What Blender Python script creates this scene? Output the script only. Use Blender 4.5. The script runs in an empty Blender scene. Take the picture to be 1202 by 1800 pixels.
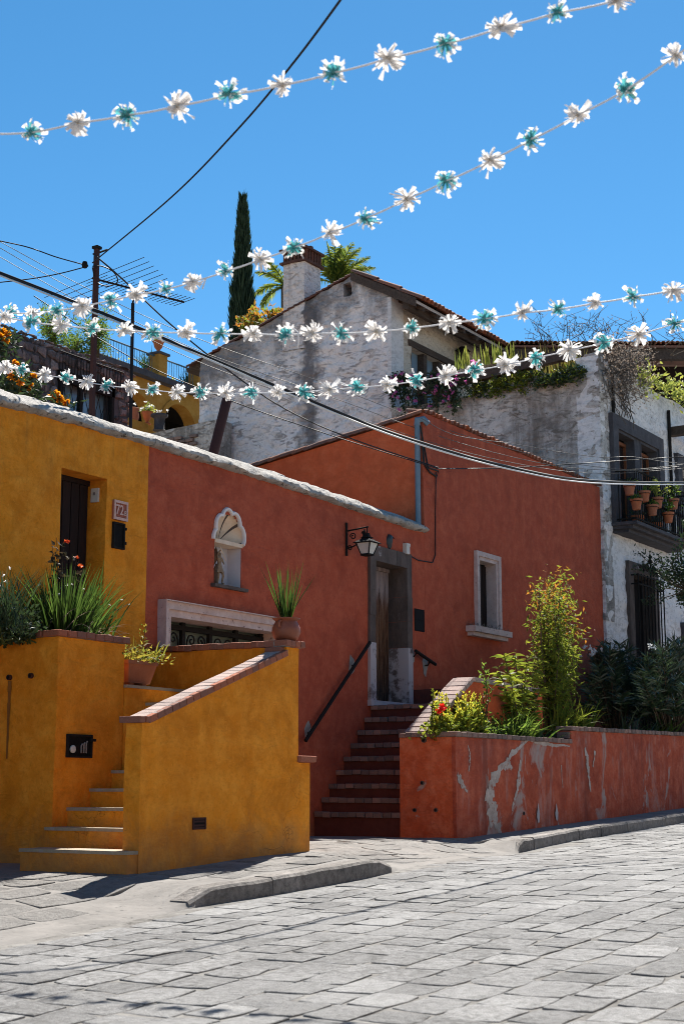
import bpy, bmesh, math, random
from mathutils import Vector as V, Matrix, noise as mn
from bisect import bisect
R = random.Random(7)
SC = bpy.context.scene
COL = SC.collection
# ------------------------------------------------------------------ camera, sky, sun, exposure
FP, CX, CY = 2640., 601., 900.
TH = math.atan(485/2640); AZ = math.radians(32.2); EYE = 1.0
cam = bpy.data.objects.new('camera', bpy.data.cameras.new('camera')); COL.objects.link(cam)
cam.location = (0, 0, EYE); cam.rotation_euler = (math.pi/2+TH, 0, AZ-math.pi/2)
cam.data.sensor_fit = 'VERTICAL'; cam.data.sensor_height = 36; cam.data.lens = FP/1800*36
cam.data.clip_end = 2000; cam.data.clip_start = .1
cam.data.dof.use_dof = True; cam.data.dof.focus_distance = 16; cam.data.dof.aperture_fstop = 4.5
SC.camera = cam
SC.cycles.filter_width = 0.95
SUN = V((.76, .26, 1.0)).normalized()
w = bpy.data.worlds.new('World'); SC.world = w; w.use_nodes = True
wn = w.node_tree; bg = wn.nodes['Background']
sky = wn.nodes.new('ShaderNodeTexSky'); sky.sky_type = 'NISHITA'; sky.sun_disc = False
sky.sun_elevation = math.asin(SUN.z); sky.sun_rotation = math.atan2(SUN.x, SUN.y)
sky.altitude = 1900; sky.air_density = 1.0; sky.dust_density = 0.15; sky.ozone_density = 4.0
hsv = wn.nodes.new('ShaderNodeHueSaturation'); hsv.inputs['Hue'].default_value = .488; hsv.inputs['Saturation'].default_value = 1.22
wn.links.new(sky.outputs[0], hsv.inputs['Color']); wn.links.new(hsv.outputs[0], bg.inputs[0])
bg.inputs[1].default_value = .0605
sl = bpy.data.lights.new('sun', 'SUN'); sl.energy = 4.7; sl.angle = math.radians(.53); sl.color = (1, .95, .87)
so = bpy.data.objects.new('sun', sl); COL.objects.link(so); so.rotation_euler = SUN.to_track_quat('Z', 'Y').to_euler()
SC.view_settings.view_transform = 'Standard'; SC.view_settings.look = 'None'
SC.view_settings.exposure = 1.33; SC.view_settings.gamma = 1; SC.view_settings.use_curve_mapping = False

# ------------------------------------------------------------------ geometry helpers
def ray(px, py):
    x = px-CX; y = CY-py
    fw = FP*math.cos(TH)-y*math.sin(TH); up = FP*math.sin(TH)+y*math.cos(TH)
    return V((fw*math.cos(AZ)+x*math.sin(AZ), fw*math.sin(AZ)-x*math.cos(AZ), up))
def P(px, py, u=None, v=None, z=None, d=None):
    """the place seen in a direction, on a known plane of the site (street axis u, across v, height z) or at depth d"""
    r = ray(px, py)
    k = u/r.x if u is not None else v/r.y if v is not None else (z-EYE)/r.z if z is not None else d/FP
    return r*k+V((0, 0, EYE))
def Q(p):
    fw = p[0]*math.cos(AZ)+p[1]*math.sin(AZ); x = p[0]*math.sin(AZ)-p[1]*math.cos(AZ); h = p[2]-EYE
    zc = fw*math.cos(TH)+h*math.sin(TH); yc = -fw*math.sin(TH)+h*math.cos(TH)
    return CX+FP*x/zc, CY-FP*yc/zc, zc
def lerp(xs, ys, x):
    if x <= xs[0]: return ys[0]
    if x >= xs[-1]: return ys[-1]
    i = bisect(xs, x)-1
    return ys[i]+(ys[i+1]-ys[i])*(x-xs[i])/(xs[i+1]-xs[i])
def sm(a, b, x):
    t = max(0, min(1, (x-a)/(b-a))); return t*t*(3-2*t)
GU = [-60, -20, 0, 5, 9.6, 12.1, 14, 16, 23.8, 40, 90]; GZ = [-2, -1.3, -.12, .08, .32, .44, .44, .41, .685, 1.3, 2.5]
def gz(u): return lerp(GU, GZ, u)
def rz(u, v): return gz(u)-.14+.012*mn.noise(V((u*.6, v*.6, 3)))
def vk(u): return lerp([8.8, 9.6, 11.5, 16.1, 17.9, 40], [6.92, 6.80, 6.79, 7.72, 7.88, 7.9], u)
def kerbed(u):     # 1 where a kerb stands, 0 at the dropped parts
    return max(sm(8.75, 9.1, u)*(1-sm(11.4, 11.8, u)), sm(15.85, 16.2, u))
def pz(u, v):      # pavement surface
    k = vk(u); s = max(0, min(1, (8.4-v)/(8.4-k)))
    return gz(u)-.02*s-.115*(1-kerbed(u))*sm(0, 1, s)+.008*mn.noise(V((u*1.3, v*1.3, 9)))

class MB:
    def __init__(s): s.v = []; s.f = []; s.m = []; s.c = 0
    def add(s, vs, fs, mi=0):
        o = len(s.v); s.v += [V(x) for x in vs]; s.f += [tuple(i+o for i in f) for f in fs]; s.m += [mi]*len(fs)
        return s
    def box(s, a, b, mi=0):
        x0, y0, z0 = a; x1, y1, z1 = b
        return s.hexa([(x0, y0, z0), (x1, y0, z0), (x1, y1, z0), (x0, y1, z0)], [(x0, y0, z1), (x1, y0, z1), (x1, y1, z1), (x0, y1, z1)], mi)
    def hexa(s, lo, hi, mi=0):
        n = len(lo)
        return s.add(list(lo)+list(hi), [tuple(range(n-1, -1, -1)), tuple(range(n, 2*n))]+[(i, (i+1) % n, (i+1) % n+n, i+n) for i in range(n)], mi)
    def prism(s, poly, ext, mi=0):
        e = V(ext); return s.hexa([V(p) for p in poly], [V(p)+e for p in poly], mi)
    def tube(s, pts, r, n=6, mi=0, cap=True):
        pts = [V(p) for p in pts]; k = len(pts); rs = r if isinstance(r, (list, tuple)) else [r]*k
        vs = []; prev = None
        for i in range(k):
            t = (pts[min(i+1, k-1)]-pts[max(i-1, 0)]).normalized()
            a = prev if prev is not None else (V((0, 0, 1)) if abs(t.z) < .9 else V((1, 0, 0)))
            a = (a-t*a.dot(t)).normalized(); prev = a; b = t.cross(a)
            for j in range(n):
                g = 2*math.pi*j/n; vs.append(pts[i]+(a*math.cos(g)+b*math.sin(g))*rs[i])
        fs = [(i*n+j, i*n+(j+1) % n, (i+1)*n+(j+1) % n, (i+1)*n+j) for i in range(k-1) for j in range(n)]
        if cap: fs += [tuple(range(n-1, -1, -1)), tuple((k-1)*n+j for j in range(n))]
        return s.add(vs, fs, mi)
    def lathe(s, c, prof, n=16, mi=0, axis=None):
        c = V(c); vs = []; q = V((0, 0, 1)).rotation_difference(V(axis)) if axis else None
        for r, z in prof:
            for j in range(n):
                g = 2*math.pi*j/n; p = V((r*math.cos(g), r*math.sin(g), z))
                vs.append(c+(q @ p if q else p))
        k = len(prof)
        fs = [(i*n+j, i*n+(j+1) % n, (i+1)*n+(j+1) % n, (i+1)*n+j) for i in range(k-1) for j in range(n)]
        fs += [tuple(range(n-1, -1, -1)), tuple((k-1)*n+j for j in range(n))]
        return s.add(vs, fs, mi)
    def blade(s, base, d, length, width, droop=.5, seg=4, mi=0, taper=1., side=None):
        d = V(d).normalized(); sd = V(side) if side else d.cross(V((R.uniform(-1, 1), R.uniform(-1, 1), R.uniform(-.3, .3))))
        if sd.length < 1e-3: sd = V((1, 0, 0))
        sd.normalize(); p = V(base); vs = []; st = length/seg; dd = d.copy()
        for i in range(seg+1):
            t = i/seg; wd = width*.5*(1-t**(2*taper))*(.55+.9*min(t*3, .5)) if i < seg else width*.03
            vs += [p-sd*wd, p+sd*wd]
            dd = (dd+V((0, 0, -droop/seg*(1.2*t+.3)))).normalized(); p = p+dd*st
        return s.add(vs, [(2*i, 2*i+1, 2*i+3, 2*i+2) for i in range(seg)], mi)
    def leaf(s, base, d, length, width, mi=0, fold=.25):
        d = V(d).normalized(); a = V((R.gauss(0, 1), R.gauss(0, 1), R.gauss(0, 1))); sd = d.cross(a)
        if sd.length < 1e-3: sd = V((1, 0, 0))
        sd.normalize(); n = sd.cross(d); b = V(base)
        return s.add([b, b+d*length*.45+sd*width*.5+n*width*fold, b+d*length, b+d*length*.45-sd*width*.5+n*width*fold, b+d*length*.5], [(0, 1, 2, 4), (0, 4, 2, 3)], mi)
    def mesh(s, name, mats, origin=V((0, 0, 0)), smooth=None):
        me = bpy.data.meshes.new(name); me.from_pydata([x-origin for x in s.v], [], s.f)
        for m in (mats if isinstance(mats, (list, tuple)) else [mats]): me.materials.append(m)
        if any(s.m): me.polygons.foreach_set('material_index', s.m)
        if smooth:
            bm = bmesh.new(); bm.from_mesh(me); bmesh.ops.remove_doubles(bm, verts=bm.verts, dist=1e-4)
            bmesh.ops.recalc_face_normals(bm, faces=bm.faces) if smooth is True else None
            bm.to_mesh(me); bm.free()
            me.polygons.foreach_set('use_smooth', [True]*len(me.polygons))
            me.set_sharp_from_angle(angle=math.radians(smooth if smooth is not True else 40))
        me.update(); return me

ORG = {}
def link(o, parent=None, org=None):
    COL.objects.link(o)
    if parent: o.parent = parent
    ORG[o.name] = org if org is not None else (ORG[parent.name] if parent else V((0, 0, 0)))
    return o
def tag(o, label=None, cat=None, group=None, kind=None):
    if label: o['label'] = label
    if cat: o['category'] = cat
    if group: o['group'] = group
    if kind: o['kind'] = kind
    return o
def thing(name, label, cat, loc, group=None):
    o = bpy.data.objects.new(name, None); o.empty_display_size = .2; o.location = V(loc)
    link(o, None, V(loc)); return tag(o, label, cat, group)
def part(name, mb, mats, parent, smooth=None, label=None, kind=None):
    me = mb.mesh(name, mats, ORG[parent.name], smooth); o = bpy.data.objects.new(name, me); link(o, parent)
    return tag(o, label, None, None, kind)
def solo(name, mb, mats, label, cat, loc, smooth=None, group=None, kind=None):
    loc = V(loc); me = mb.mesh(name, mats, loc, smooth); o = bpy.data.objects.new(name, me); o.location = loc
    link(o, None, loc); return tag(o, label, cat, group, kind)
def struct(name, mb, mats, smooth=None):
    me = mb.mesh(name, mats, V((0, 0, 0)), smooth); o = bpy.data.objects.new(name, me); link(o); o['kind'] = 'structure'; return o
def inst(name, me, parent, mat):
    o = bpy.data.objects.new(name, me); link(o, parent); o.matrix_basis = Matrix.Translation(-ORG[parent.name]) @ mat; return o
def copy_thing(o, off, label, rotz=0):
    c = o.copy(); COL.objects.link(c); c.location = o.location+V(off); c.rotation_euler.z = rotz; c['label'] = label
    ORG[c.name] = c.location.copy()
    def rec(a, b):
        for ch in list(a.children):
            k = ch.copy(); COL.objects.link(k); k.parent = b; rec(ch, k)
    rec(o, c); return c

# ------------------------------------------------------------------ materials
class NT:
    def __init__(s, name):
        s.m = bpy.data.materials.new(name); s.m.use_nodes = True; s.t = s.m.node_tree
        s.b = s.t.nodes['Principled BSDF']; s.tc = s.t.nodes.new('ShaderNodeTexCoord').outputs['Object']
    def n(s, typ, ins=None, **pr):
        nd = s.t.nodes.new('ShaderNode'+typ)
        for k, x in pr.items(): setattr(nd, k, x)
        for k, x in (ins or {}).items(): s.set(nd.inputs[k], x)
        return nd
    def set(s, i, x):
        if isinstance(x, bpy.types.NodeSocket): s.t.links.new(x, i)
        else:
            if i.type == 'RGBA' and len(x) == 3: x = (*x, 1)
            i.default_value = x
    def map(s, sc, vec=None): return s.n('Mapping', {'Vector': vec or s.tc, 'Scale': sc}).outputs[0]
    def noise(s, scale, detail=4, rough=.55, dist=0, vec=None):
        return s.n('TexNoise', {'Vector': vec or s.tc, 'Scale': scale, 'Detail': detail, 'Roughness': rough, 'Distortion': dist}).outputs['Fac']
    def ramp(s, fac, *st):
        nd = s.n('ValToRGB', {'Fac': fac}); e = nd.color_ramp.elements
        while len(e) < len(st): e.new(.5)
        for i, (p, c) in enumerate(st):
            e[i].position = p; e[i].color = (c, c, c, 1) if isinstance(c, (int, float)) else (*c, 1)
        return nd.outputs['Color']
    def mix(s, fac, a, b, mode='MIX'):
        nd = s.n('Mix', data_type='RGBA', blend_type=mode)
        s.set(nd.inputs[0], fac); s.set(nd.inputs[6], a); s.set(nd.inputs[7], b); return nd.outputs[2]
    def math(s, op, a, b=0.):
        nd = s.n('Math', operation=op); s.set(nd.inputs[0], a); s.set(nd.inputs[1], b); return nd.outputs[0]
    def bump(s, h, strength=.5, dist=.02, nrm=None):
        i = {'Height': h, 'Strength': strength, 'Distance': dist}
        if nrm: i['Normal'] = nrm
        return s.n('Bump', i).outputs[0]
    def out(s, col, rough=.9, nrm=None, spec=.25, metal=0):
        s.set(s.b.inputs['Base Color'], col); s.set(s.b.inputs['Roughness'], rough)
        if nrm: s.set(s.b.inputs['Normal'], nrm)
        s.b.inputs['Specular IOR Level'].default_value = spec; s.b.inputs['Metallic'].default_value = metal
        return s.m

def plaster(name, base, dark, light, relief=.4, rdist=.012, peel=None, peelc=(.42, .38, .36), streak=.35, extra=None):
    t = NT(name)
    big = t.noise(.9, 5, .6, .4); mid = t.noise(5, 6, .65); fine = t.noise(60, 4, .7)
    st = t.noise(1, 6, .7, .3, t.map((3.2, 3.2, .35)))
    c = t.mix(t.ramp(big, (.3, 0.), (.7, 1.)), dark, base)
    c = t.mix(t.ramp(mid, (.42, 0.), (.66, .8)), c, light)
    c = t.mix(t.ramp(t.noise(2.2, 6, .7, .8), (.48, 0.), (.66, .6)), c, tuple(x*.78 for x in dark))
    c = t.mix(t.ramp(st, (.52, 0.), (.75, streak)), c, dark)
    c = t.mix(t.ramp(t.noise(26, 5, .75), (.5, 0.), (.70, .6)), c, tuple(x*.85 for x in dark))
    c = t.mix(t.ramp(t.noise(38, 4, .8, 0, t.map((1, 1, .45))), (.67, 0.), (.72, .45)), c, light)
    h = t.math('ADD', t.math('MULTIPLY', mid, 1.), t.math('MULTIPLY', fine, .18))
    wv = t.n('VectorMath', {0: t.tc, 1: t.n('TexNoise', {'Vector': t.tc, 'Scale': 3., 'Detail': 4.}).outputs['Color']}, operation='ADD').outputs[0]
    vo = t.n('TexVoronoi', {'Vector': wv, 'Scale': 1.15}, feature='DISTANCE_TO_EDGE').outputs['Distance']
    ck = t.math('MULTIPLY', t.ramp(vo, (.0, 1.), (.008, 0.)), t.ramp(t.noise(.8, 3), (.56, 0.), (.66, .6)))
    c = t.mix(ck, c, tuple(x*.45 for x in dark)); h = t.math('SUBTRACT', h, t.math('MULTIPLY', ck, .5))
    tw = t.noise(3.2, 3, .5, 1.6, t.map((1, 1, 2.2))); h = t.math('ADD', h, t.math('MULTIPLY', tw, 1.1))
    c = t.mix(t.ramp(t.noise(17, 5, .75, 1.), (.58, 0.), (.64, .4)), c, light)
    if peel:
        pn = t.noise(1, 7, .62, .9, t.map(peel[0])); pm = t.ramp(pn, (peel[1], 0.), (peel[1]+.02, .55), (peel[1]+.07, 1.))
        pc = t.mix(t.noise(9, 5, .7), peelc, tuple(x*.55 for x in peelc))
        c = t.mix(pm, c, pc); h = t.math('SUBTRACT', h, t.math('MULTIPLY', pm, .25))
    if extra: c = extra(t, c)
    return t.out(c, .93, t.bump(h, relief, rdist), .15)

def runs(zhi, zlo, base):
    def f(t, c):
        z = t.n('SeparateXYZ', {'Vector': t.n('NewGeometry').outputs['Position']}).outputs[2]
        n1 = t.noise(1, 7, .72, .9, t.map((4, 4, .5))); z2 = t.math('ADD', z, t.math('MULTIPLY', t.math('SUBTRACT', n1, .5), 1.6))
        m_ = t.math('MULTIPLY', t.ramp(t.math('DIVIDE', t.math('SUBTRACT', z2, zlo), zhi-zlo), (.25, 0.), (1., .42)), t.ramp(n1, (.44, 0.), (.70, 1.)))
        c = t.mix(m_, c, base)
        zb = t.math('ADD', z, t.math('MULTIPLY', t.math('SUBTRACT', t.noise(3.5, 6, .75, .4), .5), .9))
        return t.mix(t.ramp(zb, (.32, .55), (.78, 0.)), c, (.22, .15, .085))
    return f
def drip(t, c):      # pale lime runs and grey water marks down the old planter wall
    n1 = t.noise(1, 7, .72, .8, t.map((5, 5, 1.2))); n2 = t.noise(1.3, 5, .6, .4)
    c = t.mix(t.math('MULTIPLY', t.ramp(n1, (.50, 0.), (.66, .6)), t.ramp(n2, (.45, 0.), (.58, 1.))), c, (.42, .30, .27))
    n3 = t.noise(1, 6, .7, .3, t.map((2.2, 2.2, .3))); return t.mix(t.ramp(n3, (.54, 0.), (.68, .6)), c, (.17, .055, .042))
Y = (.83, .295, .020)
yellow = plaster('yellow_plaster', Y, (.62, .195, .012), (.86, .35, .042), .8, .02, streak=.35, extra=runs(4.75, 3.6, (.22, .10, .03)))
red = plaster('red_plaster', (.46, .095, .046), (.35, .068, .036), (.51, .125, .064), .7, .018, streak=.45, extra=runs(6.6, 3.2, (.16, .045, .032)))
redh = plaster('bounce_lit_red_plaster', (.72, .145, .052), (.60, .115, .045), (.75, .18, .075), .7, .018, ((.9, .9, .45), .735), (.5, .34, .28), streak=.4)  # red paint brightened to orange, bounced light put into the colour
redp = plaster('worn_red_plaster', (.47, .096, .044), (.29, .058, .034), (.52, .15, .085), .8, .02, ((1.9, 1.9, 1.15), .60), (.46, .36, .33), streak=.8, extra=drip)
redo = plaster('bounce_lit_planter_plaster', (.66, .145, .05), (.46, .09, .04), (.70, .22, .11), .8, .02, ((2.6, 2.6, 2.0), .66), (.50, .42, .38), streak=.6)  # same red wall, pavement bounce painted in as a brighter orange
def whit(name, base, dark, light, rdist, gable=False, th=.5, grime_shade=.6):
    t = NT(name)
    big = t.noise(.7, 6, .65, .5); lump = t.noise(4.2, 3, .5, .9, t.map((1, 1, 1.5))); mid = t.noise(13, 5, .65); fine = t.noise(50, 4, .7)
    st = t.noise(1, 6, .7, .2, t.map((2.6, 2.6, .22)))
    c = t.mix(t.ramp(big, (.35, 0.), (.65, 1.)), base, light)
    c = t.mix(t.ramp(st, (th, 0.), (th+.22, .8)), c, dark)
    c = t.mix(t.ramp(mid, (.52, 0.), (.72, .55)), c, dark)
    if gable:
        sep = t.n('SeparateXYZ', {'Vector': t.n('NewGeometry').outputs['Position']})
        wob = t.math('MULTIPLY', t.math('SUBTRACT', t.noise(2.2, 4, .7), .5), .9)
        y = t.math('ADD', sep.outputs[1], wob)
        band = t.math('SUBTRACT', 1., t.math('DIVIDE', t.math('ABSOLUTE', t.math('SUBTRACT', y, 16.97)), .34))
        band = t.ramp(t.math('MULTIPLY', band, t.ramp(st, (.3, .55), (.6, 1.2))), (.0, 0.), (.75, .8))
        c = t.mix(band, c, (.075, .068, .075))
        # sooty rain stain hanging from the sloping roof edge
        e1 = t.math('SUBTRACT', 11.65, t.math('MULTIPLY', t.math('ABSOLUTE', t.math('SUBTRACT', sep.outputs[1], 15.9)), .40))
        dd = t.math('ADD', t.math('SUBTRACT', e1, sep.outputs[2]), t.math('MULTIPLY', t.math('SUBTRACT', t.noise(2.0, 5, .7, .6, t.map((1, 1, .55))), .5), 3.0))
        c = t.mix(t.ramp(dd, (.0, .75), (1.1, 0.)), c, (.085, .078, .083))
    crev_shade = t.noise(4.6, 5, .6, 1.1, t.n('Mapping', {'Vector': t.tc, 'Rotation': (-.5, 0, 0), 'Scale': (1, .75, 2.1)}).outputs[0])  # relief shade painted as dark slanting crevice strokes, together with grime
    c = t.mix(t.math('MULTIPLY', t.ramp(crev_shade, (.51, 0.), (.60, grime_shade)), t.ramp(t.noise(1.7, 3), (.36, .25), (.56, 1.))), c, tuple(x*.30 for x in dark) if gable else dark)
    c = t.mix(t.ramp(t.noise(24, 4, .7, .6), (.60, 0.), (.68, grime_shade)), c, tuple(x*.6 for x in dark))
    if grime_shade > .8: c = t.mix(t.ramp(t.noise(1.1, 6, .7, .8), (.47, 0.), (.62, .85)), c, (.16, .14, .125)); c = t.mix(t.ramp(t.noise(1, 5, .6, .5, t.map((1.6, 1.6, .5))), (.60, 0.), (.70, .6)), c, (.30, .19, .12))
    h = t.math('ADD', t.math('MULTIPLY', lump, 1.), t.math('ADD', t.math('MULTIPLY', mid, .5), t.math('MULTIPLY', fine, .12)))
    return t.out(c, .95, t.bump(h, .75, rdist), .1)
white = whit('white_stucco', (.70, .67, .66), (.26, .24, .225), (.82, .79, .78), .06, th=.60, grime_shade=.4)
gablem = whit('grey_white_stucco', (.74, .69, .68), (.45, .41, .40), (.82, .77, .76), .09, True, .6, .66)
chimm = whit('chimney_stucco', (.62, .56, .54), (.26, .22, .20), (.70, .64, .62), .08, False, .56, .7)
dirty = whit('weathered_stucco', (.50, .455, .42), (.15, .125, .10), (.68, .64, .60), .07, th=.46, grime_shade=.85)

def simple(name, a, b, scale=8, rough=.85, bs=.4, bd=.01, spec=.25, metal=0, stretch=(1, 1, 1), rnd=0, spots=None):
    t = NT(name); v = t.map(stretch)
    n1 = t.noise(scale, 6, .65, .2, v); n2 = t.noise(scale*6, 4, .7, 0, v)
    c = t.mix(t.ramp(t.math('ADD', t.math('MULTIPLY', n1, .7), t.math('MULTIPLY', n2, .3)), (.32, 0.), (.68, 1.)), a, b)
    if spots: c = t.mix(t.ramp(t.noise(spots[1], 5, .7), (spots[2], 0.), (spots[2]+.08, 1.)), c, spots[0])
    if rnd:
        r = t.n('ObjectInfo').outputs['Random']
        c = t.n('HueSaturation', {'Hue': .5, 'Saturation': t.math('ADD', t.math('MULTIPLY', r, rnd*.5), 1-rnd*.25), 'Value': t.math('ADD', t.math('MULTIPLY', r, rnd), 1-rnd*.5), 'Color': c}).outputs[0]
    return t.out(c, rough, t.bump(t.math('ADD', n1, t.math('MULTIPLY', n2, .4)), bs, bd), spec, metal)
mortar = simple('coping_mortar', (.20, .185, .17), (.50, .47, .43), 5, .95, 1., .035, stretch=(1, 1, 1), spots=((.085, .078, .07), 12, .56))
concrete = simple('grey_concrete', (.22, .20, .18), (.38, .35, .31), 9)
treadc = simple('worn_ochre_tread', (.26, .21, .15), (.40, .33, .24), 9, spots=((.34, .30, .27), 7, .55))
brick = simple('fired_brick', (.22, .075, .045), (.36, .15, .10), 14, .9, .5, .006, rnd=.5, spots=((.40, .32, .29), 30, .60))
brickd = simple('dusty_brick', (.12, .075, .06), (.30, .21, .18), 14, .9, .6, .006, rnd=.7, spots=((.42, .37, .35), 24, .60))
brickp = simple('pale_worn_brick', (.30, .20, .17), (.52, .42, .38), 12, .92, .6, .008, rnd=.4, spots=((.12, .09, .08), 20, .64))
crownm = simple('sooty_brick', (.07, .028, .02), (.16, .066, .045), 12, .9, .6, .008, rnd=.6, spots=((.28, .22, .19), 14, .62))
joint = simple('brick_joint', (.16, .13, .12), (.30, .27, .25), 20)
treadm = simple('red_tread', (.085, .026, .02), (.13, .042, .032), 9, .9, rnd=0, spots=((.30, .22, .20), 12, .72))
cantera = simple('brown_door_stone', (.060, .046, .040), (.15, .115, .10), 5, .95, .9, .02, stretch=(1, 1, .5), spots=((.38, .34, .33), 3.2, .63))
paint_white = simple('old_limewash', (.36, .34, .35), (.52, .49, .50), 6, .95, .6, .01, spots=((.16, .12, .11), 8, .62))
pink = simple('pink_stone', (.44, .32, .29), (.66, .53, .49), 8, .92, .6, .008, spots=((.20, .13, .12), 14, .60))
darkst = simple('dark_window_stone', (.045, .042, .048), (.10, .092, .10), 6, .9, .6, .01)
iron = simple('black_iron', (.012, .011, .011), (.026, .023, .021), 30, .85, .2, .002, .08)
rust = simple('rusty_steel', (.035, .012, .010), (.065, .022, .017), 7, .8, .4, .004, .3)
pipe = simple('blue_grey_pipe', (.13, .19, .24), (.20, .27, .32), 7, .7)
terra = simple('terracotta', (.33, .105, .05), (.42, .155, .08), 9, .85, .3, .003, rnd=.3, spots=((.50, .38, .32), 11, .66))
clay = simple('glazed_clay', (.20, .058, .03), (.30, .09, .045), 7, .5, .2, .003, .4)
darkdoor = simple('dark_stained_wood', (.010, .006, .005), (.024, .012, .010), 5, .8, .5, .004, stretch=(6, 6, .4))
woodw = simple('window_wood', (.16, .055, .024), (.26, .095, .042), 5, .7, .4, .004, stretch=(6, 6, .5))
beam = simple('old_timber', (.035, .024, .019), (.10, .075, .062), 4, .9, .7, .008, stretch=(.5, 6, 6), spots=((.25, .22, .20), 5, .66))
tilem = simple('roof_tile', (.20, .075, .045), (.33, .15, .10), 9, .9, .5, .008, rnd=.7, spots=((.08, .07, .06), 9, .56))
soil = simple('soil', (.03, .022, .016), (.07, .052, .038), 14, .95, .9, .03)
hillm = simple('hill_earth', (.24, .20, .14), (.42, .36, .28), .8, .95)
glassd = simple('dark_glass', (.01, .012, .014), (.02, .022, .024), 3, .12, .05, .001, .6)
glassb = simple('painted_sky_glass', (.16, .24, .32), (.24, .33, .42), 1.5, .15, .05, .001, 1.0)  # sky reflection put into the pale blue base colour
glassg = simple('frosted_green_glass', (.11, .13, .10), (.16, .18, .14), 4, .4, .1, .002)
glassw = simple('milky_glass', (.50, .50, .46), (.62, .62, .58), 4, .3, .05, .001, .5)
black = simple('black_paint', (.008, .007, .008), (.016, .014, .013), 14, .8, spec=.08)
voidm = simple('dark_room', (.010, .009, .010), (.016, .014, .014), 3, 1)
plastic = simple('cream_plastic', (.55, .52, .45), (.62, .58, .52), 5, .5)
birdm = simple('dark_teal_metal', (.012, .022, .026), (.03, .055, .062), 14, .5, .3, .004, .5)
shellm = simple('shell_stone', (.62, .46, .31), (.76, .62, .48), 5, .9, .5, .008)
rimm = simple('white_rim', (.68, .62, .58), (.78, .72, .68), 8, .9)
nichem = simple('niche_limewash', (.50, .49, .53), (.60, .59, .62), 5, .95, .5, .01)
statm = simple('painted_wood_figure', (.14, .08, .045), (.40, .28, .17), 26, .7, .3, .004)
wingm = simple('dark_wing', (.06, .035, .022), (.16, .09, .05), 22, .8)
ochre = plaster('ochre_wall', (.46, .235, .045), (.38, .17, .03), (.5, .28, .07), .2, .006, streak=.2)
blackc = simple('black_cable', (.012, .011, .012), (.02, .02, .022), 3, .6, .0, .001, .25)
greyc = simple('grey_wire', (.075, .072, .07), (.11, .105, .10), 3, .6)
antm = simple('dull_antenna_metal', (.012, .013, .016), (.022, .023, .027), 9, .9, spec=.05)
stringm = simple('white_string', (.74, .72, .72), (.82, .80, .80), 30, .7)
sunfl = simple('plate_clay', (.30, .09, .06), (.36, .12, .08), 30, .8)
platef = simple('plate_rim', (.58, .36, .30), (.66, .44, .38), 30, .8)
limed = simple('limed_door_stone', (.085, .066, .060), (.20, .165, .155), 4, .95, .8, .015, stretch=(1, 1, .6), spots=((.44, .41, .42), 2.4, .43))
# door planks: faded top, streaked middle, dark foot (weathering of the wood itself)
t = NT('weathered_door_wood'); z = t.math('SUBTRACT', t.n('SeparateXYZ', {'Vector': t.n('NewGeometry').outputs['Position']}).outputs[2], 2.16)
g = t.noise(7, 7, .75, .3, t.map((9, 9, .5)))
wz = t.math('ADD', z, t.math('MULTIPLY', t.math('SUBTRACT', g, .5), .9))
c = t.ramp(t.math('DIVIDE', wz, 1.9), (.05, (.02, .016, .016)), (.2, (.055, .024, .013)), (.5, (.135, .062, .03)), (.74, (.12, .055, .032)), (.84, (.30, .25, .25)), (1., (.26, .20, .19)))
c = t.mix(t.ramp(g, (.50, 0.), (.62, .8)), c, t.mix(.45, c, (.46, .31, .20)))
c = t.mix(t.ramp(g, (.34, .95), (.49, 0.)), c, (.012, .008, .006))
doorw = t.out(c, .85, t.bump(g, .8, .01), .2)
# cobbles
def cob(name, a, b, dark, rnd=.25):
    t = NT(name); r = t.n('ObjectInfo').outputs['Random']
    geo = t.n('NewGeometry'); isl = geo.outputs['Random Per Island']; pos = geo.outputs['Position']
    rr = t.math('FRACT', t.math('ADD', r, isl))
    n1 = t.noise(2.3, 6, .65, .3, pos); n2 = t.noise(22, 6, .75, 0, pos); n3 = t.noise(90, 3, .7, 0, pos)
    c = t.mix(t.ramp(n1, (.32, 0.), (.68, 1.)), a, b)
    c = t.mix(t.ramp(n2, (.44, 0.), (.66, .9)), c, dark)
    c = t.mix(t.ramp(t.noise(7, 6, .75, .6, pos), (.52, 0.), (.66, .7)), c, dark)
    c = t.mix(t.ramp(t.noise(.55, 4, .6, .5, pos), (.42, 0.), (.72, .55)), c, tuple(x*1.12 for x in b))
    c = t.mix(t.ramp(n3, (.60, 0.), (.72, .4)), c, (.38, .37, .36))
    c = t.n('HueSaturation', {'Hue': .5, 'Saturation': 1., 'Value': t.math('ADD', t.math('MULTIPLY', rr, rnd), 1-rnd/2), 'Color': c}).outputs[0]
    h = t.math('ADD', n2, t.math('MULTIPLY', n3, .35))
    return t.out(c, .85, t.bump(h, 1., .022), .2)
cobm = cob('cobble', (.195, .193, .192), (.275, .272, .269), (.095, .093, .09), .40)
flagm = cob('flagstone', (.16, .152, .145), (.25, .238, .225), (.11, .104, .097), .22)
kerbm = cob('kerb_granite', (.19, .175, .16), (.31, .285, .265), (.10, .09, .082), .25)
rubble = cob('rubble_stone', (.12, .085, .082), (.25, .20, .19), (.06, .045, .046), 1.0)
jointm = simple('road_dirt', (.07, .065, .06), (.24, .23, .215), 4.5, .95, .9, .015, spots=((.06, .055, .05), 7, .58))
pavem = simple('pavement_mortar', (.14, .132, .124), (.24, .225, .21), 2.5, .95, .9, .012, spots=((.10, .095, .09), 12, .60))
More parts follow.
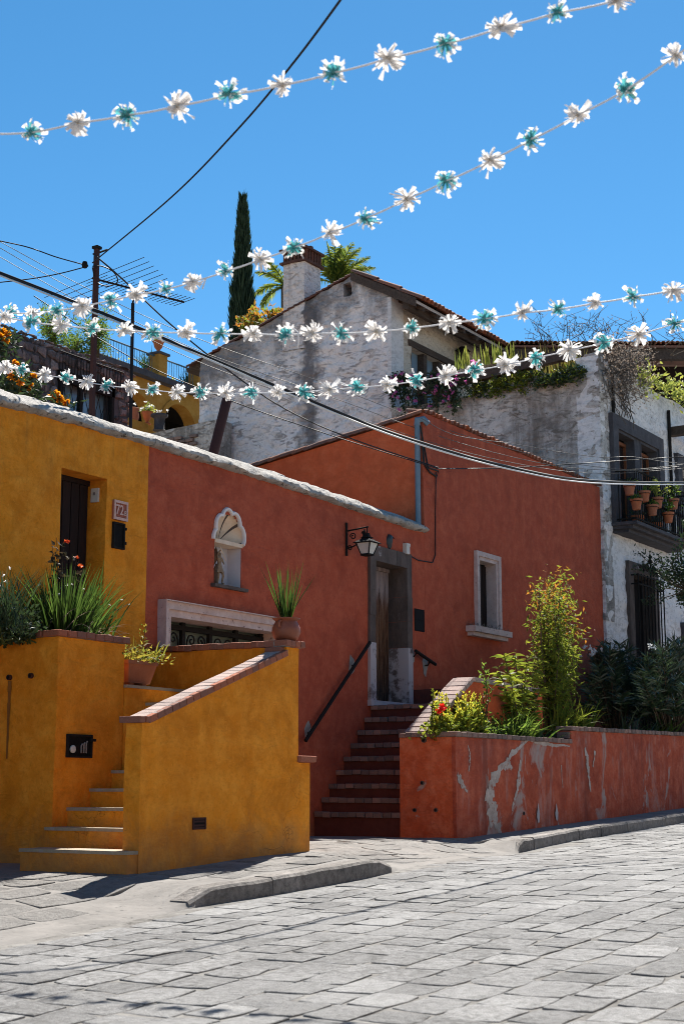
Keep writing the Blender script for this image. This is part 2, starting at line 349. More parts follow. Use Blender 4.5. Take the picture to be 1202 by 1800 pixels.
# foliage and paper: thin sheets that let the sun through
def thin(name, a, b, tr=.5, tcol=None, rough=.58, spec=.22):
    t = NT(name); isl = t.n('NewGeometry').outputs['Random Per Island']
    c = t.mix(isl, a, b); t.out(c, rough, None, spec)
    tb = t.n('BsdfTranslucent', {'Color': t.mix(isl, tuple(min(1, x*1.9) for x in (tcol or a)), tuple(min(1, x*1.9) for x in (tcol or b)))})
    mx = t.n('MixShader'); t.set(mx.inputs[0], tr); t.t.links.new(t.b.outputs[0], mx.inputs[1]); t.t.links.new(tb.outputs[0], mx.inputs[2])
    t.t.links.new(mx.outputs[0], t.t.nodes['Material Output'].inputs[0]); return t.m
leaf_yg = thin('yellow_green_leaf', (.08, .115, .015), (.19, .20, .022), .5)
leaf_or = thin('bronze_leaf', (.20, .11, .015), (.30, .12, .02), .5)
leaf_g = thin('green_leaf', (.045, .085, .015), (.12, .17, .025), .5)
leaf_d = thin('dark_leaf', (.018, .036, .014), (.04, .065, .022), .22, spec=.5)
leaf_o = thin('oleander_leaf', (.022, .042, .022), (.05, .075, .03), .22, rough=.33, spec=.7)
leaf_gr = thin('grass_blade', (.02, .042, .008), (.06, .10, .018), .4)
leaf_c = thin('cypress_leaf', (.012, .030, .016), (.028, .050, .022), .15)
leaf_p = thin('palm_leaf', (.06, .10, .02), (.20, .22, .03), .5)
leaf_dry = thin('dry_twig_leaf', (.10, .075, .06), (.24, .19, .15), .3)
leaf_s = thin('succulent_leaf', (.13, .17, .035), (.30, .30, .06), .35)
pet_red = thin('red_petal', (.50, .012, .008), (.6, .02, .012), .4)
pet_or = thin('orange_petal', (.62, .20, .01), (.7, .28, .015), .4)
pet_pink = thin('pink_petal', (.50, .10, .32), (.6, .20, .42), .4)
pet_w = thin('white_petal', (.70, .70, .66), (.8, .8, .76), .4)
pet_y = thin('yellow_petal', (.55, .42, .015), (.65, .52, .03), .45)
pap_w = thin('white_paper', (.66, .635, .615), (.78, .76, .74), .4, tcol=(.52, .50, .48), rough=.7, spec=.1)
pap_t = thin('teal_paper', (.08, .33, .35), (.18, .46, .46), .35, tcol=(.06, .27, .28), rough=.7, spec=.1)
pap_c = thin('cream_paper', (.55, .48, .40), (.66, .60, .52), .35, rough=.8, spec=.1)
stemm = simple('brown_stem', (.06, .04, .025), (.12, .085, .055), 12, .9)
stemg = simple('green_stem', (.06, .08, .02), (.11, .12, .03), 12, .8)

# ------------------------------------------------------------------ builders
def grid_lines(brk, a, b, st):
    s = sorted(set([round(x, 5) for x in brk if a <= x <= b]+[a, b])); out = []
    for x, y in zip(s, s[1:]):
        n = max(1, round((y-x)/st)); out += [x+(y-x)*i/n for i in range(n)]
    return out+[b]
def wallmb(axis, plane, back, a0, a1, zb, zt, holes=(), st=.3, wob=.01, wf=1.2, depth=.3, rough=False):
    """a wall facing -axis with recessed openings (a0,a1,z0,z1[,depth]) and a wavy plastered face"""
    mb = MB(); zf = zt if callable(zt) else (lambda a: zt)
    As = grid_lines([x for h in holes for x in h[:2]], a0, a1, st)
    cap = max([min(zf(a) for a in As)-.03]+[h[3]+.001 for h in holes])
    Zs = grid_lines([x for h in holes for x in h[2:4]], zb, cap, st); mx = max(zf(a) for a in As)
    nt = max(1, round((mx-cap)/st)); nz0 = len(Zs); rows = nz0+nt
    def mk(a, z, d): return V((a, plane+d, z)) if axis == 'v' else V((plane+d, a, z))
    def dp(a, z):
        if rough:
            q = V((a*3.1+.6*mn.noise(V((a*2, z*2, 8))), z*4.6, plane)); return wob*(.8-1.7*abs(mn.noise(q))-.9*abs(mn.noise(q*2.1)))*(.55+.9*abs(mn.noise(V((a*.9, z*.9, 2)))))
        return wob*(mn.noise(V((a*wf, z*wf, plane)))*1.2+.5*mn.noise(V((a*wf*3, z*wf*3, plane+5))))
    idx = {}; vs = []
    for i, a in enumerate(As):
        for j in range(rows):
            z = min(Zs[j], zf(a)-.0005*(nz0-j)) if j < nz0 else min(cap, zf(a))+(zf(a)-min(cap, zf(a)))*(j-nz0+1)/nt
            idx[i, j] = len(vs); vs.append(mk(a, z, dp(a, z)))
    def hole(i, j):
        if i < 0 or j < 0 or i >= len(As)-1: return 'out'
        if j >= rows-1: return 'out'
        if j < nz0-1:
            ca = (As[i]+As[i+1])/2; cz = (Zs[j]+Zs[j+1])/2
            for h in holes:
                if h[0] < ca < h[1] and h[2] < cz < h[3]: return h
        return None
    fs = []; flip = axis == 'u'
    def quad(f): fs.append(tuple(reversed(f)) if flip else tuple(f))
    for i in range(len(As)-1):
        for j in range(rows-1):
            if hole(i, j): continue
            quad((idx[i, j], idx[i+1, j], idx[i+1, j+1], idx[i, j+1]))
            for di, dj, e in ((-1, 0, ((i, j+1), (i, j))), (1, 0, ((i+1, j), (i+1, j+1))), (0, -1, ((i, j), (i+1, j))), (0, 1, ((i+1, j+1), (i, j+1)))):
                h = hole(i+di, j+dj)
                if not h: continue
                dd = (back-plane) if h == 'out' else (h[4] if len(h) > 4 else depth)
                p, q = vs[idx[e[0]]], vs[idx[e[1]]]; k = len(vs)
                ex = V((0, dd, 0)) if axis == 'v' else V((dd, 0, 0)); vs.append(p+ex); vs.append(q+ex)
                quad((idx[e[1]], idx[e[0]], k, k+1))
    mb.add(vs, fs); return mb
def poly_z(pts, **k):
    ps = [P(x, y, **k) for x, y in pts]; ax = 1 if 'u' in k else 0; ps.sort(key=lambda p: p[ax])
    xs = [p[ax] for p in ps]; zs = [p.z for p in ps]; return lambda a: lerp(xs, zs, a)
_bm = {}
def brick_mesh(mat):
    """four slightly different bricks with worn edges, shared by every brick of a material"""
    if mat.name not in _bm:
        L = []
        for k in range(4):
            bm = bmesh.new(); bmesh.ops.create_cube(bm, size=1.0)
            for x in bm.verts: x.co += V([R.uniform(-.025, .025) for _ in range(3)])
            bmesh.ops.bevel(bm, geom=bm.edges[:], offset=.06, segments=1, affect='EDGES', profile=.5)
            me = bpy.data.meshes.new('brick'); bm.to_mesh(me); bm.free(); me.materials.append(mat); L.append(me)
        _bm[mat.name] = L
    return _bm[mat.name]
def bricks(parent, p0, p1, n, dv, dep, h, mat, gap=.008, name='brick', jit=.004):
    p0 = V(p0); p1 = V(p1); d = (p1-p0); L = d.length/n; d.normalize(); dv = V(dv).normalized()
    dv = (dv-d*dv.dot(d)).normalized(); up = d.cross(dv)
    if up.z < 0: up = -up
    for i in range(n):
        c = p0+d*L*(i+.5)+dv*dep/2+up*h/2+V([R.uniform(-jit, jit) for _ in range(3)])
        m = Matrix.Identity(4); sx = L-gap*R.uniform(.6, 1.6)
        for r in range(3): m[r][0] = d[r]*sx; m[r][1] = dv[r]*dep*R.uniform(.97, 1.02); m[r][2] = up[r]*h*R.uniform(.93, 1.05); m[r][3] = c[r]
        inst(name, R.choice(brick_mesh(mat)), parent, m)
def stone_mb(mb, quad, top, base, inset=.018, jit=.012, dome=.004, tl=.003):
    """one irregular stone: quad = 4 corners (ccw, 3-d), raised by top and reaching base below along the normal"""
    q = [V(x) for x in quad]; n = (q[1]-q[0]).cross(q[3]-q[0]).normalized(); c = sum(q, V((0, 0, 0)))/4
    ring = []
    for i in range(4):
        a, b = q[i], q[(i+1) % 4]
        cr = a.lerp(c, .05+R.random()*.05)
        ring += [cr, a.lerp(b, R.uniform(.4, .6))]
    ring = [p+V([R.uniform(-jit, jit)*(1-abs(n[k])) for k in range(3)]) for k_, p in enumerate(ring)]
    tilt = [R.uniform(-tl, tl) for _ in ring]
    lo = [p+n*base for p in ring]; mid = [p+n*(top-inset*.6+tilt[i]) for i, p in enumerate(ring)]
    hi = [p.lerp(c, min(.4, inset/(max((p-c).length, .02))))+n*(top+tilt[i]) for i, p in enumerate(ring)]
    k = 8; vs = lo+mid+hi+[c+n*(top+dome)]
    fs = [(i, (i+1) % k, k+(i+1) % k, k+i) for i in range(k)]+[(k+i, k+(i+1) % k, 2*k+(i+1) % k, 2*k+i) for i in range(k)]+[(2*k+i, 2*k+(i+1) % k, 3*k) for i in range(k)]
    mb.add(vs, fs)
def stones(parent, quads, mat, name, most, top=.012, base=-.03, inset=.018, jit=.012, stuff='far_stones', hv_=.006, sa=30):
    def area(q):
        pr = [Q(p) for p in q]
        if min(p[2] for p in pr) < .5: return 0
        if all(p[0] < -10 or p[0] > 1212 or p[1] < -10 or p[1] > 1810 for p in pr): return 0
        return abs(sum(pr[i][0]*pr[(i+1) % 4][1]-pr[(i+1) % 4][0]*pr[i][1] for i in range(4)))/2
    o = sorted(range(len(quads)), key=lambda i: -area(quads[i])); rest = MB()
    for k, i in enumerate(o):
        tp = top+R.uniform(-hv_, hv_)
        if k < most and area(quads[i]) > 12:
            m = MB(); stone_mb(m, quads[i], tp, base, inset, jit); c = sum((V(p) for p in quads[i]), V((0, 0, 0)))/4
            me = m.mesh(name, mat, c, sa); ob = bpy.data.objects.new(name, me); link(ob, parent); ob.location = c-ORG[parent.name]
        else: stone_mb(rest, quads[i], tp, base, inset, jit)
    if rest.v: part(stuff, rest, mat, parent, sa, None, 'stuff')
def frame_mb(axis, plane, a0, a1, z0, z1, wd, proud, back=.0, sides='LRT'):
    """the pieces of a surround round an opening, each its own MB"""
    L = []
    def bx(x0, x1, y0, y1):
        m = MB(); lo, hi = plane-proud, plane+back
        return m.box((x0, lo, y0), (x1, hi, y1)) if axis == 'v' else m.box((lo, x0, y0), (hi, x1, y1))
    if 'L' in sides: L.append(('jamb', bx(a0-wd, a0, z0, z1)))
    if 'R' in sides: L.append(('jamb', bx(a1, a1+wd, z0, z1)))
    if 'T' in sides: L.append(('lintel', bx(a0-wd, a1+wd, z1, z1+wd)))
    if 'B' in sides: L.append(('sill', bx(a0-wd, a1+wd, z0-wd, z0)))
    return L
def scatter_shrub(fol, st, base, tips, n, ll, lw, spread=.08, droop=.2, mi=0, sr=.008, start=.25, mi2=None, thr=.8):
    """branches from base to each tip with leaves along them"""
    base = V(base)
    for tp in tips:
        tp = V(tp); mid = base.lerp(tp, .5)+V((R.gauss(0, spread), R.gauss(0, spread), R.gauss(0, spread*.5)))
        st.tube([base, mid, tp], [sr, sr*.7, sr*.3], 4, 0, False)
        for _ in range(n):
            f = R.uniform(start, 1.0); p = base.lerp(mid, f*2) if f < .5 else mid.lerp(tp, f*2-1)
            d = V((R.gauss(0, 1), R.gauss(0, 1), R.gauss(.25, .7))).normalized()+(tp-base).normalized()*.6-V((0, 0, droop))
            fol.leaf(p+V((R.gauss(0, spread*.5), R.gauss(0, spread*.5), R.gauss(0, spread*.5))), d, ll*R.uniform(.6, 1.25), lw*R.uniform(.7, 1.2), mi2 if mi2 is not None and f > thr and R.random() < .7 else mi)
def flower_mb(mb, c, r, n=9, mi=0, up=V((0, 0, 1))):
    for i in range(n):
        d = V((R.gauss(0, 1), R.gauss(0, 1), R.gauss(.2, .8))).normalized()
        mb.leaf(c, d, r, r*.7, mi)
# ------------------------------------------------------------------ ground, road, pavement, hill
def sheet(name, us, vfun, zf, mats, smooth=60):
    mb = MB(); nv = None; vs = []
    for u in us:
        row = vfun(u); nv = len(row); vs += [V((u, v, zf(u, v))) for v in row]
    mb.add(vs, [(i*nv+j, (i+1)*nv+j, (i+1)*nv+j+1, i*nv+j+1) for i in range(len(us)-1) for j in range(nv-1)])
    return struct(name, mb, mats, smooth)
def rng(a, b, n): return [a+(b-a)*i/n for i in range(n+1)]
sheet('ground', rng(-400, 400, 2), lambda u: rng(-400, 400, 2), lambda u, v: -2.6, [hillm])
def hz(u, v):
    return lerp([10.9, 14, 16.2, 23, 40, 90, 160], [.2, 3.3, 4.8, 6.2, 8, 16, 22], v)+.4*mn.noise(V((u*.2, v*.2, 1)))
sheet('hillside', rng(-40, 120, 60), lambda u: rng(10.9, 30, 20)+rng(33, 160, 16), hz, [hillm])
us = [-60, -25]+rng(-6, 36, 150)+[50, 90]
road = sheet('road', us, lambda u: [-30, -12]+rng(-6, vk(u)+.02, 24), lambda u, v: rz(u, v)-.0035, [jointm])
pave = sheet('pavement', us, lambda u: [vk(u)+.055*kerbed(u)-.07*(1-kerbed(u))]+[vk(u)+.06*kerbed(u)+(10.62-vk(u)-.06*kerbed(u))*i/24 for i in range(25)], lambda u, v: rz(u, v)-.035 if v < vk(u)+.06*kerbed(u)-.002 else pz(u, v), [pavem])
quads = []; v = 8.6
while v > -3:
    wv = R.uniform(.24, .33); u = -1.5+R.uniform(0, .4); v0 = v-wv
    while u < 36:
        L = R.uniform(.24, .44); g = .0045
        cu, cv = u+L/2, v-wv/2; lim = vk(cu)-(.02 if kerbed(cu) > .4 else -.02)
        if v < lim and L*wv > 0:
            f = lambda a, b: (a, b+.05*math.sin(a*.31+1)+.03*mn.noise(V((a*.8, b*.3, 4))), 0)
            q = [f(u+g, v0+g), f(u+L-g, v0+g), f(u+L-g+R.uniform(-.03, .03), v-g), f(u+g+R.uniform(-.03, .03), v-g)]
            quads.append([V((x, y, rz(x, y))) for x, y, _ in q])
        u += L
    v = v0
stones(road, quads, cobm, 'cobblestone', 300, .0035, -.03, .005, .018, stuff='cobblestones', hv_=.0025)
# kerb stones along the two kerbed stretches
for (ua, ub) in ((8.88, 11.62), (15.95, 30)):
    u = ua
    while u < ub-.1:
        L = min(R.uniform(.55, .95), ub-u); m = MB(); w0 = .17; lo = []; hi = []
        d = lambda a: pz(a, vk(a)+.05)+.012
        n = 4; vs = []
        for i in range(n+1):
            a = u+.006+(L-.012)*i/n; k = vk(a); e = R.uniform(-.007, .007); tt = d(a)+R.uniform(-.005, .005); lowend = sm(-.1, .3, a-ua)*sm(-.1, .3, ub-a) if ua < 10 or a < 17 else 1
            tt = rz(a, k)+.03+(tt-rz(a, k)-.03)*max(.7, lowend)
            vs += [V((a, k-.01+e, rz(a, k)-.04)), V((a, k-.004+e, tt-.022)), V((a, k+.014+e, tt)), V((a, k+w0, tt+.002)), V((a, k+w0, rz(a, k)-.04))]
        fs = [(i*5+j, (i+1)*5+j, (i+1)*5+(j+1) % 5, i*5+(j+1) % 5) for i in range(n) for j in range(5)]+[(4, 3, 2, 1, 0), tuple(n*5+j for j in range(5))]
        m.add(vs, fs); c = sum(vs, V((0, 0, 0)))/len(vs)
        me = m.mesh('kerbstone', kerbm, c); ob = bpy.data.objects.new('kerbstone', me); link(ob, pave); ob.location = c
        u += L
# flagstones bedded in the pavement and on its dropped parts
fq = []
def flagrow(u0, u1, vtop, vbot, wv, lmin, lmax):
    v = vtop
    while v > vbot+.1:
        w1 = wv*R.uniform(.85, 1.15); u = u0+R.uniform(0, .25)
        while u < u1:
            L = R.uniform(lmin, lmax); g = .014; cu = u+L/2; mrg = .19 if kerbed(cu) > .3 else .04
            if not (8.1 < cu < 9.45 and v < 7.75) and v-w1 > vk(cu)+mrg and v < (7.97 if cu < 12.2 and cu > 9.4 else 8.45 if cu > 15.9 else 10.4):
                q = [(u+g, v-w1+g), (u+L-g, v-w1+g), (u+L-g+R.uniform(-.04, .04), v-g), (u+g+R.uniform(-.04, .04), v-g)]
                fq.append([V((x, y, pz(x, y))) for x, y in q])
            u += L
        v -= w1
flagrow(3, 9.4, 10.3, 6.9, .30, .35, .7); flagrow(9.4, 12.2, 7.95, 6.8, .32, .35, .8)
flagrow(12.2, 15.9, 9.4, 6.8, .26, .3, .7); flagrow(15.9, 30, 8.45, 7.8, .3, .4, .8)
stones(pave, fq, flagm, 'flagstone', 200, .004, -.03, .006, .02, stuff='flagstones')

# ------------------------------------------------------------------ yellow house
VA, VB, V0 = 8.0, 9.3, 10.5
dl, dr = P(107, 900, v=V0).x, P(187, 900, v=V0).x; dz = P(150, 832, v=V0).z
ztop = poly_z([(0, 704), (45, 714), (140, 741), (200, 758), (263, 777)], v=V0)
yh = thing('yellow_house', 'ochre yellow plastered house wall with recessed dark door under a rough mortar coping', 'house', (9, V0, gz(9)))
ub = 12.657; dd = P(152, 950, u=dr).y-V0
part('wall', wallmb('v', V0, V0+.9, 6.0, ub, -.2, lambda a: ztop(a)+.02, [(dl, dr, 1.957, dz, dd)], .22, .010), yellow, yh, 35)
d = part('door', MB().box((dl-.05, V0+dd-.002, 1.9), (dr+.05, V0+dd+.06, dz+.05)), darkdoor, yh)
for i in range(5):
    a = dl+.02+(dr-dl-.04)/5*i; part('plank', MB().box((a+.006, V0+dd-.022, 1.96), (a+(dr-dl-.04)/5-.006, V0+dd-.003, dz-.06)), darkdoor, d)
part('door_header', MB().box((dl, V0+dd-.03, dz-.055), (dr, V0+dd-.003, dz)), darkdoor, yh)
def coping(parent, ua, ub_, zf, mat, bulge=0, back=.62, h=.25):
    sec = [(-.01, -.05), (-.055, -.042), (-.085, -.018), (-.082, .016), (-.04, .05), (.10, .125), (.26, .195), (.44, h), (back, h-.03), (back, -.1)]
    n = int((ub_-ua)/.05); vs = []; k = len(sec)
    for i in range(n+1):
        a = ua+(ub_-ua)*i/n; b = 1+bulge*(1-sm(0, .5, a-ua))
        for j, (dv, dz_) in enumerate(sec):
            r = .020*mn.noise(V((a*2.3, j*.5, 2)))+.016*mn.noise(V((a*11, j*1.7, 5)))-.022*max(0, mn.noise(V((a*5, j*1.1, 7)))-.1)
            vs.append(V((a, V0+dv*(1 if dv > 0 else b)-(r if j < 7 else 0), zf(a)+dz_*b+r)))
    m = MB().add(vs, [(i*k+j, (i+1)*k+j, (i+1)*k+(j+1) % k, i*k+(j+1) % k) for i in range(n) for j in range(k)]+[tuple(range(k-1, -1, -1)), tuple(n*k+j for j in range(k))])
    return part('coping', m, mat, parent, 45)
coping(yh, 10.28, ub, ztop, mortar, .25)
coping(yh, 6.0, 10.27, lambda a: ztop(a)-.12, mortar)
# things on the yellow wall
s = thing('house_number_sign', 'small pinkish ceramic tile sign reading 72B on the yellow wall beside the dark door', 'sign', P(209, 898, v=V0))
a, b = P(197, 915, v=V0), P(222, 881, v=V0); z0, z1 = P(209, 915, v=V0).z, P(209, 881, v=V0).z
part('plaque', MB().box((a.x, V0-.022, z0), (b.x, V0+.03, z1)), sunfl, s)
for k, (x0, x1, y0, y1) in enumerate(((a.x, b.x, z0, z0+.028), (a.x, b.x, z1-.028, z1), (a.x, a.x+.022, z0+.0285, z1-.0285), (b.x-.022, b.x, z0+.0285, z1-.0285))):
    part('rim', MB().box((x0, V0-.036, y0), (x1, V0-.0225, y1)), platef, s)
def text_part(txt, parent, loc, size, mat, sx=1.):
    c = bpy.data.curves.new('lettering', 'FONT'); c.body = txt; c.size = size; c.extrude = .004; c.align_x = 'CENTER'; c.align_y = 'CENTER'; c.offset = size*.010
    tmp = bpy.data.objects.new('lettering', c); COL.objects.link(tmp); bpy.context.view_layer.update()
    me = bpy.data.meshes.new_from_object(tmp.evaluated_get(bpy.context.evaluated_depsgraph_get())); bpy.data.objects.remove(tmp); bpy.data.curves.remove(c)
    me.materials.clear(); me.materials.append(mat); o = bpy.data.objects.new('lettering', me); link(o, parent)
    o.location = V(loc)-ORG[parent.name]; o.rotation_euler = (math.pi/2, 0, 0); o.scale = (sx, 1, 1)
mc = (a+b)/2; wd = b.x-a.x
text_part('72', s, (a.x+wd*.40, V0-.030, (z0+z1)/2), (z1-z0)*.72, platef, wd/(z1-z0)*.80)
text_part('B', s, (b.x-wd*.19, V0-.030, (z0+z1)/2-(z1-z0)*.12), (z1-z0)*.36, platef, wd/(z1-z0)*.8)
def panel(name, label, cat, x0, y0, x1, y1, v, mats, dep=.03, hinges=False, slots=0):
    xm = (x0+x1)/2; A, B = P(x0, (y0+y1)/2, v=v), P(x1, (y0+y1)/2, v=v); za, zb_ = P(xm, y1, v=v).z, P(xm, y0, v=v).z
    t_ = thing(name, label, cat, ((A.x+B.x)/2, v, (za+zb_)/2)); e = .018
    part('plate', MB().box((A.x+e, v-dep*.4, za+e), (B.x-e, v+.03, zb_-e)), mats[0], t_)
    for q in (((A.x, v-dep, za), (A.x+e, v+.03, zb_)), ((B.x-e, v-dep, za), (B.x, v+.03, zb_)), ((A.x+e, v-dep+.002, za), (B.x-e, v+.03, za+e)), ((A.x+e, v-dep+.002, zb_-e), (B.x-e, v+.03, zb_))): part('frame', MB().box(*q), mats[1], t_)
    if hinges:
        for f in (.2, .75): part('hinge', MB().tube([(B.x+.008, v-dep, za+(zb_-za)*f), (B.x+.008, v-dep, za+(zb_-za)*(f+.1))], .012, 6), mats[1], t_)
    for k in range(slots):
        zz = za+(zb_-za)*(k+1)/(slots+1); part('slat', MB().box((A.x+e, v-dep*.8, zz-.008), (B.x-e, v-dep*.42, zz+.008)), mats[1], t_)
    return t_, A, B, za, zb_
panel('letterbox', 'flat black metal letterbox door set in the yellow wall below the number tile', 'letterbox', 197, 919, 217, 965, V0, (black, iron), .03, True)
q = P(169, 871, u=dr)
s = thing('doorbell', 'small cream doorbell box on the side of the yellow door recess', 'doorbell', q)
part('case', MB().box((dr-.025, q.y-.05, q.z-.075), (dr+.01, q.y+.05, q.z+.075)), plastic, s); part('button', MB().box((dr-.032, q.y-.015, q.z-.0), (dr-.0255, q.y+.015, q.z+.03)), joint, s)

# ------------------------------------------------------------------ yellow planter and outside stairs
pu0, pu1 = 10.013, 10.918
yp = thing('yellow_planter', 'tall yellow plastered planter box with brick edging in front of the dark door', 'planter', (pu0, VB, gz(10)))
part('wall', wallmb('v', VB, VB+.15, pu0, pu1, 0, 2.335, (), .18, .008), yellow, yp, 35)
part('wall', wallmb('u', pu0+.001, pu0+.15, VB+.004, V0, 0, 2.335, (), .18, .006), yellow, yp, 35)
part('wall', MB().box((pu1-.16, VB+.16, 1.5), (pu1-.002, V0, 2.33)), yellow, yp)
part('soil', MB().box((pu0+.155, VB+.155, 1.8), (pu1-.165, V0, 2.28)), soil, yp)
part('mortar', MB().box((pu0-.01, VB-.012, 2.337), (pu1+.02, VB+.16, 2.385)).box((pu0-.009, VB+.162, 2.338), (pu0+.16, V0, 2.386)), joint, yp)
bricks(yp, (pu0-.035, VB-.035, 2.338), (pu1+.05, VB-.035, 2.338), 8, (0, 1, 0), .21, .062, brick)
bricks(yp, (pu0-.035, V0-.01, 2.338), (pu0-.035, VB+.18, 2.338), 7, (1, 0, 0), .21, .062, brick)
for (x, y, st_) in ((19, 1191, 1), (57, 1188, 0)):
    q = P(x, y, u=pu0); s = thing('drain_hole', 'rusty drain stub in the side of the yellow planter'+(' with a long rust streak below' if st_ else ', the one nearer its corner'), 'drain', q)
    part('pipe_stub', MB().tube([q+V((-.03, 0, 0)), q+V((.02, 0, 0))], .025, 10), rust, s); part('mouth', MB().tube([q+V((-.033, 0, 0)), q+V((-.029, 0, 0))], .016, 8), black, s)
    if st_:
        m = MB(); n = 14
        for i in range(n):
            z_ = q.z-.03-i*.05; wd = .020*(1-i/n)**.5*R.uniform(.75, 1.1)+.003
            m.add([(pu0-.0065, q.y-wd, z_), (pu0-.0065, q.y+wd, z_), (pu0-.0065, q.y+wd*.95, z_-.05), (pu0-.0065, q.y-wd*.95, z_-.05)], [(0, 3, 2, 1)])
        part('rust_streak', m, simple('rust_streak_stain', (.20, .075, .02), (.30, .12, .02), 9), s)
t_, A, B, za, zb_ = panel('meter_box', 'black steel utility meter box with a little round window low on the yellow planter', 'meter box', 116, 1291, 160, 1332, VB, (black, iron), .025)
part('dial_window', MB().lathe((A.x+.22*(B.x-A.x), VB-.014, za+.36*(zb_-za)), [(.035, 0), (.035, .012), (.02, .016)], 12, 0, (0, -1, 0)), glassw, t_)
for k in range(3): part('pipe', MB().tube([(A.x+(.56+.1*k)*(B.x-A.x), VB-.018, za+.2*(zb_-za)), (A.x+(.56+.1*k)*(B.x-A.x), VB-.018, za+(.52+.06*k)*(zb_-za)), (A.x+(.60+.1*k)*(B.x-A.x), VB-.018, za+(.6+.06*k)*(zb_-za))], .008, 6), joint, t_)
part('latch', MB().box((B.x-.05, VB-.045, zb_-.06), (B.x+.02, VB-.026, zb_-.035)), iron, t_)

ys = thing('yellow_staircase', 'yellow plastered outside stairs with grey treads climbing behind a sloping yellow front wall', 'stairs', (9.6, VA, gz(9.6)))
u0 = 9.63
for k in range(7):
    ua = 9.50 if k == 0 else 9.62+.29*k+.02*(k == 1); zt = .50+.165*k; va, vb = (VA+.012, 9.17) if k == 0 else (VA+.17, VB+.002)
    o = part('step', MB().box((ua, va, 0 if k < 2 else zt-.3), (11.9, vb, zt-.028)), yellow, ys)
    part('tread', MB().box((ua-.012, va-.008 if k == 0 else va, zt-.0275), (ua+.3 if k < 6 else 11.9, vb+(.008 if k == 0 else 0), zt)), treadc, o)
for (v_, zt, ua, ue) in ((8.66, 1.65, 11.37, 12.35), (8.97, 1.80, 11.22, 12.45), (9.28, 1.957, 10.93, 12.62)):
    ve = 9.6 if zt < 1.9 else V0
    o = part('step', MB().box((ua, v_, 1.0), (ue, ve, zt-.028)), yellow, ys); part('tread', MB().box((ua, v_-.012, zt-.0275), (ue, ve, zt)), treadc, o)
sl0 = P(264, 1264, v=VA); sl1 = P(503, 1147, v=VA); zl = sl0.z-.035; uR = 11.93
def fz(a): return lerp([u0, sl0.x, sl1.x, sl1.x+.001, uR], [zl, zl, sl1.z-.035, 2.31, 2.31], a)
m = wallmb('v', VA, VA+.17, u0, sl1.x, 0, fz, (), .15, .008); part('front_wall', m, yellow, ys, 35)
m = wallmb('v', VA, VA+.22, sl1.x, uR, 0, 2.31, (), .15, .006); part('pillar', m, yellow, ys, 35)
part('wall_end', MB().box((u0+.003, VA+.012, 0), (u0+.1, VA+.168, zl-.003)), yellow, ys)
part('buttress', wallmb('v', VA+.004, VA+.4, uR+.001, 12.135, 0, 1.235, (), .1, .004), yellow, ys, 35)
bricks(ys, (uR-.02, VA-.045, 1.237), (12.20, VA-.045, 1.237), 1, (0, 1, 0), .35, .062, brick)
part('side_wall', MB().hexa([(uR-.02, VA+.23, 0), (12.13, VA+.23, 0), (12.66, V0, 0), (12.45, V0, 0)], [(uR-.02, VA+.23, 2.28), (uR+.005, VA+.23, 2.28), (12.66, V0, 2.43), (12.45, V0, 2.43)]), yellow, ys)
# brick edging: sloping rail, pillar cap, landing parapet
p0, p1 = V((sl0.x-.02, VA-.032, zl+.005)), V((sl1.x, VA-.032, sl1.z-.030))
part('mortar', MB().hexa([(p0.x, VA-.02, p0.z-.003), (p1.x, VA-.02, p1.z-.003), (p1.x, VA+.185, p1.z-.003), (p0.x, VA+.185, p0.z-.003)], [(p0.x, VA-.02, p0.z+.056), (p1.x, VA-.02, p1.z+.056), (p1.x, VA+.185, p1.z+.056), (p0.x, VA+.185, p0.z+.056)]), joint, ys)
bricks(ys, p0, p1, 21, (0, 1, 0), .055, .056, brick, .006, jit=.002); bricks(ys, p0+V((0, .057, .001)), p1+V((0, .057, .001)), 21, (0, 1, 0), .18, .056, brickp, .003, jit=.0015)
bricks(ys, (u0-.05, VA-.032, zl+.002), (sl0.x-.02, VA-.032, zl+.004), 2, (0, 1, 0), .235, .056, brick)
cz = 2.312
part('cap_mortar', MB().box((sl1.x-.05, VA-.02, cz), (uR+.02, VA+.22, cz+.05)), joint, ys)
bricks(ys, (sl1.x-.06, VA-.045, cz), (uR+.05, VA-.045, cz), 4, (0, 1, 0), .15, .060, brick); bricks(ys, (sl1.x-.06, VA+.108, cz), (uR+.05, VA+.108, cz), 3, (0, 1, 0), .15, .060, brick)
bricks(ys, (sl1.x-.055, VA+.012, 2.225), (sl1.x-.055, VA+.21, 2.225), 1, (1, 0, 0), .06, .085, brick)
ppA, ppB = V((11.62, VA+.23, 2.305)), V((12.66, V0-.01, 2.437))
pn = V((ppB.y-ppA.y, -(ppB.x-ppA.x), 0)).normalized()
part('parapet_wall', MB().hexa([ppA+V((0, 0, -1.2)), ppA+pn*.2+V((0, 0, -1.2)), ppB+pn*.2+V((0, 0, -1.2)), ppB+V((0, 0, -1.2))], [ppA, ppA+pn*.2, ppB+pn*.2, ppB]), yellow, ys)
bricks(ys, ppB-pn*.03, ppA-pn*.03, 18, pn, .26, .06, brick)
panel('vent_grille', 'small dark iron vent cover low in the sloping yellow stair wall', 'vent', 338, 1437, 361, 1458, VA, (black, rust), .012, False, 2)

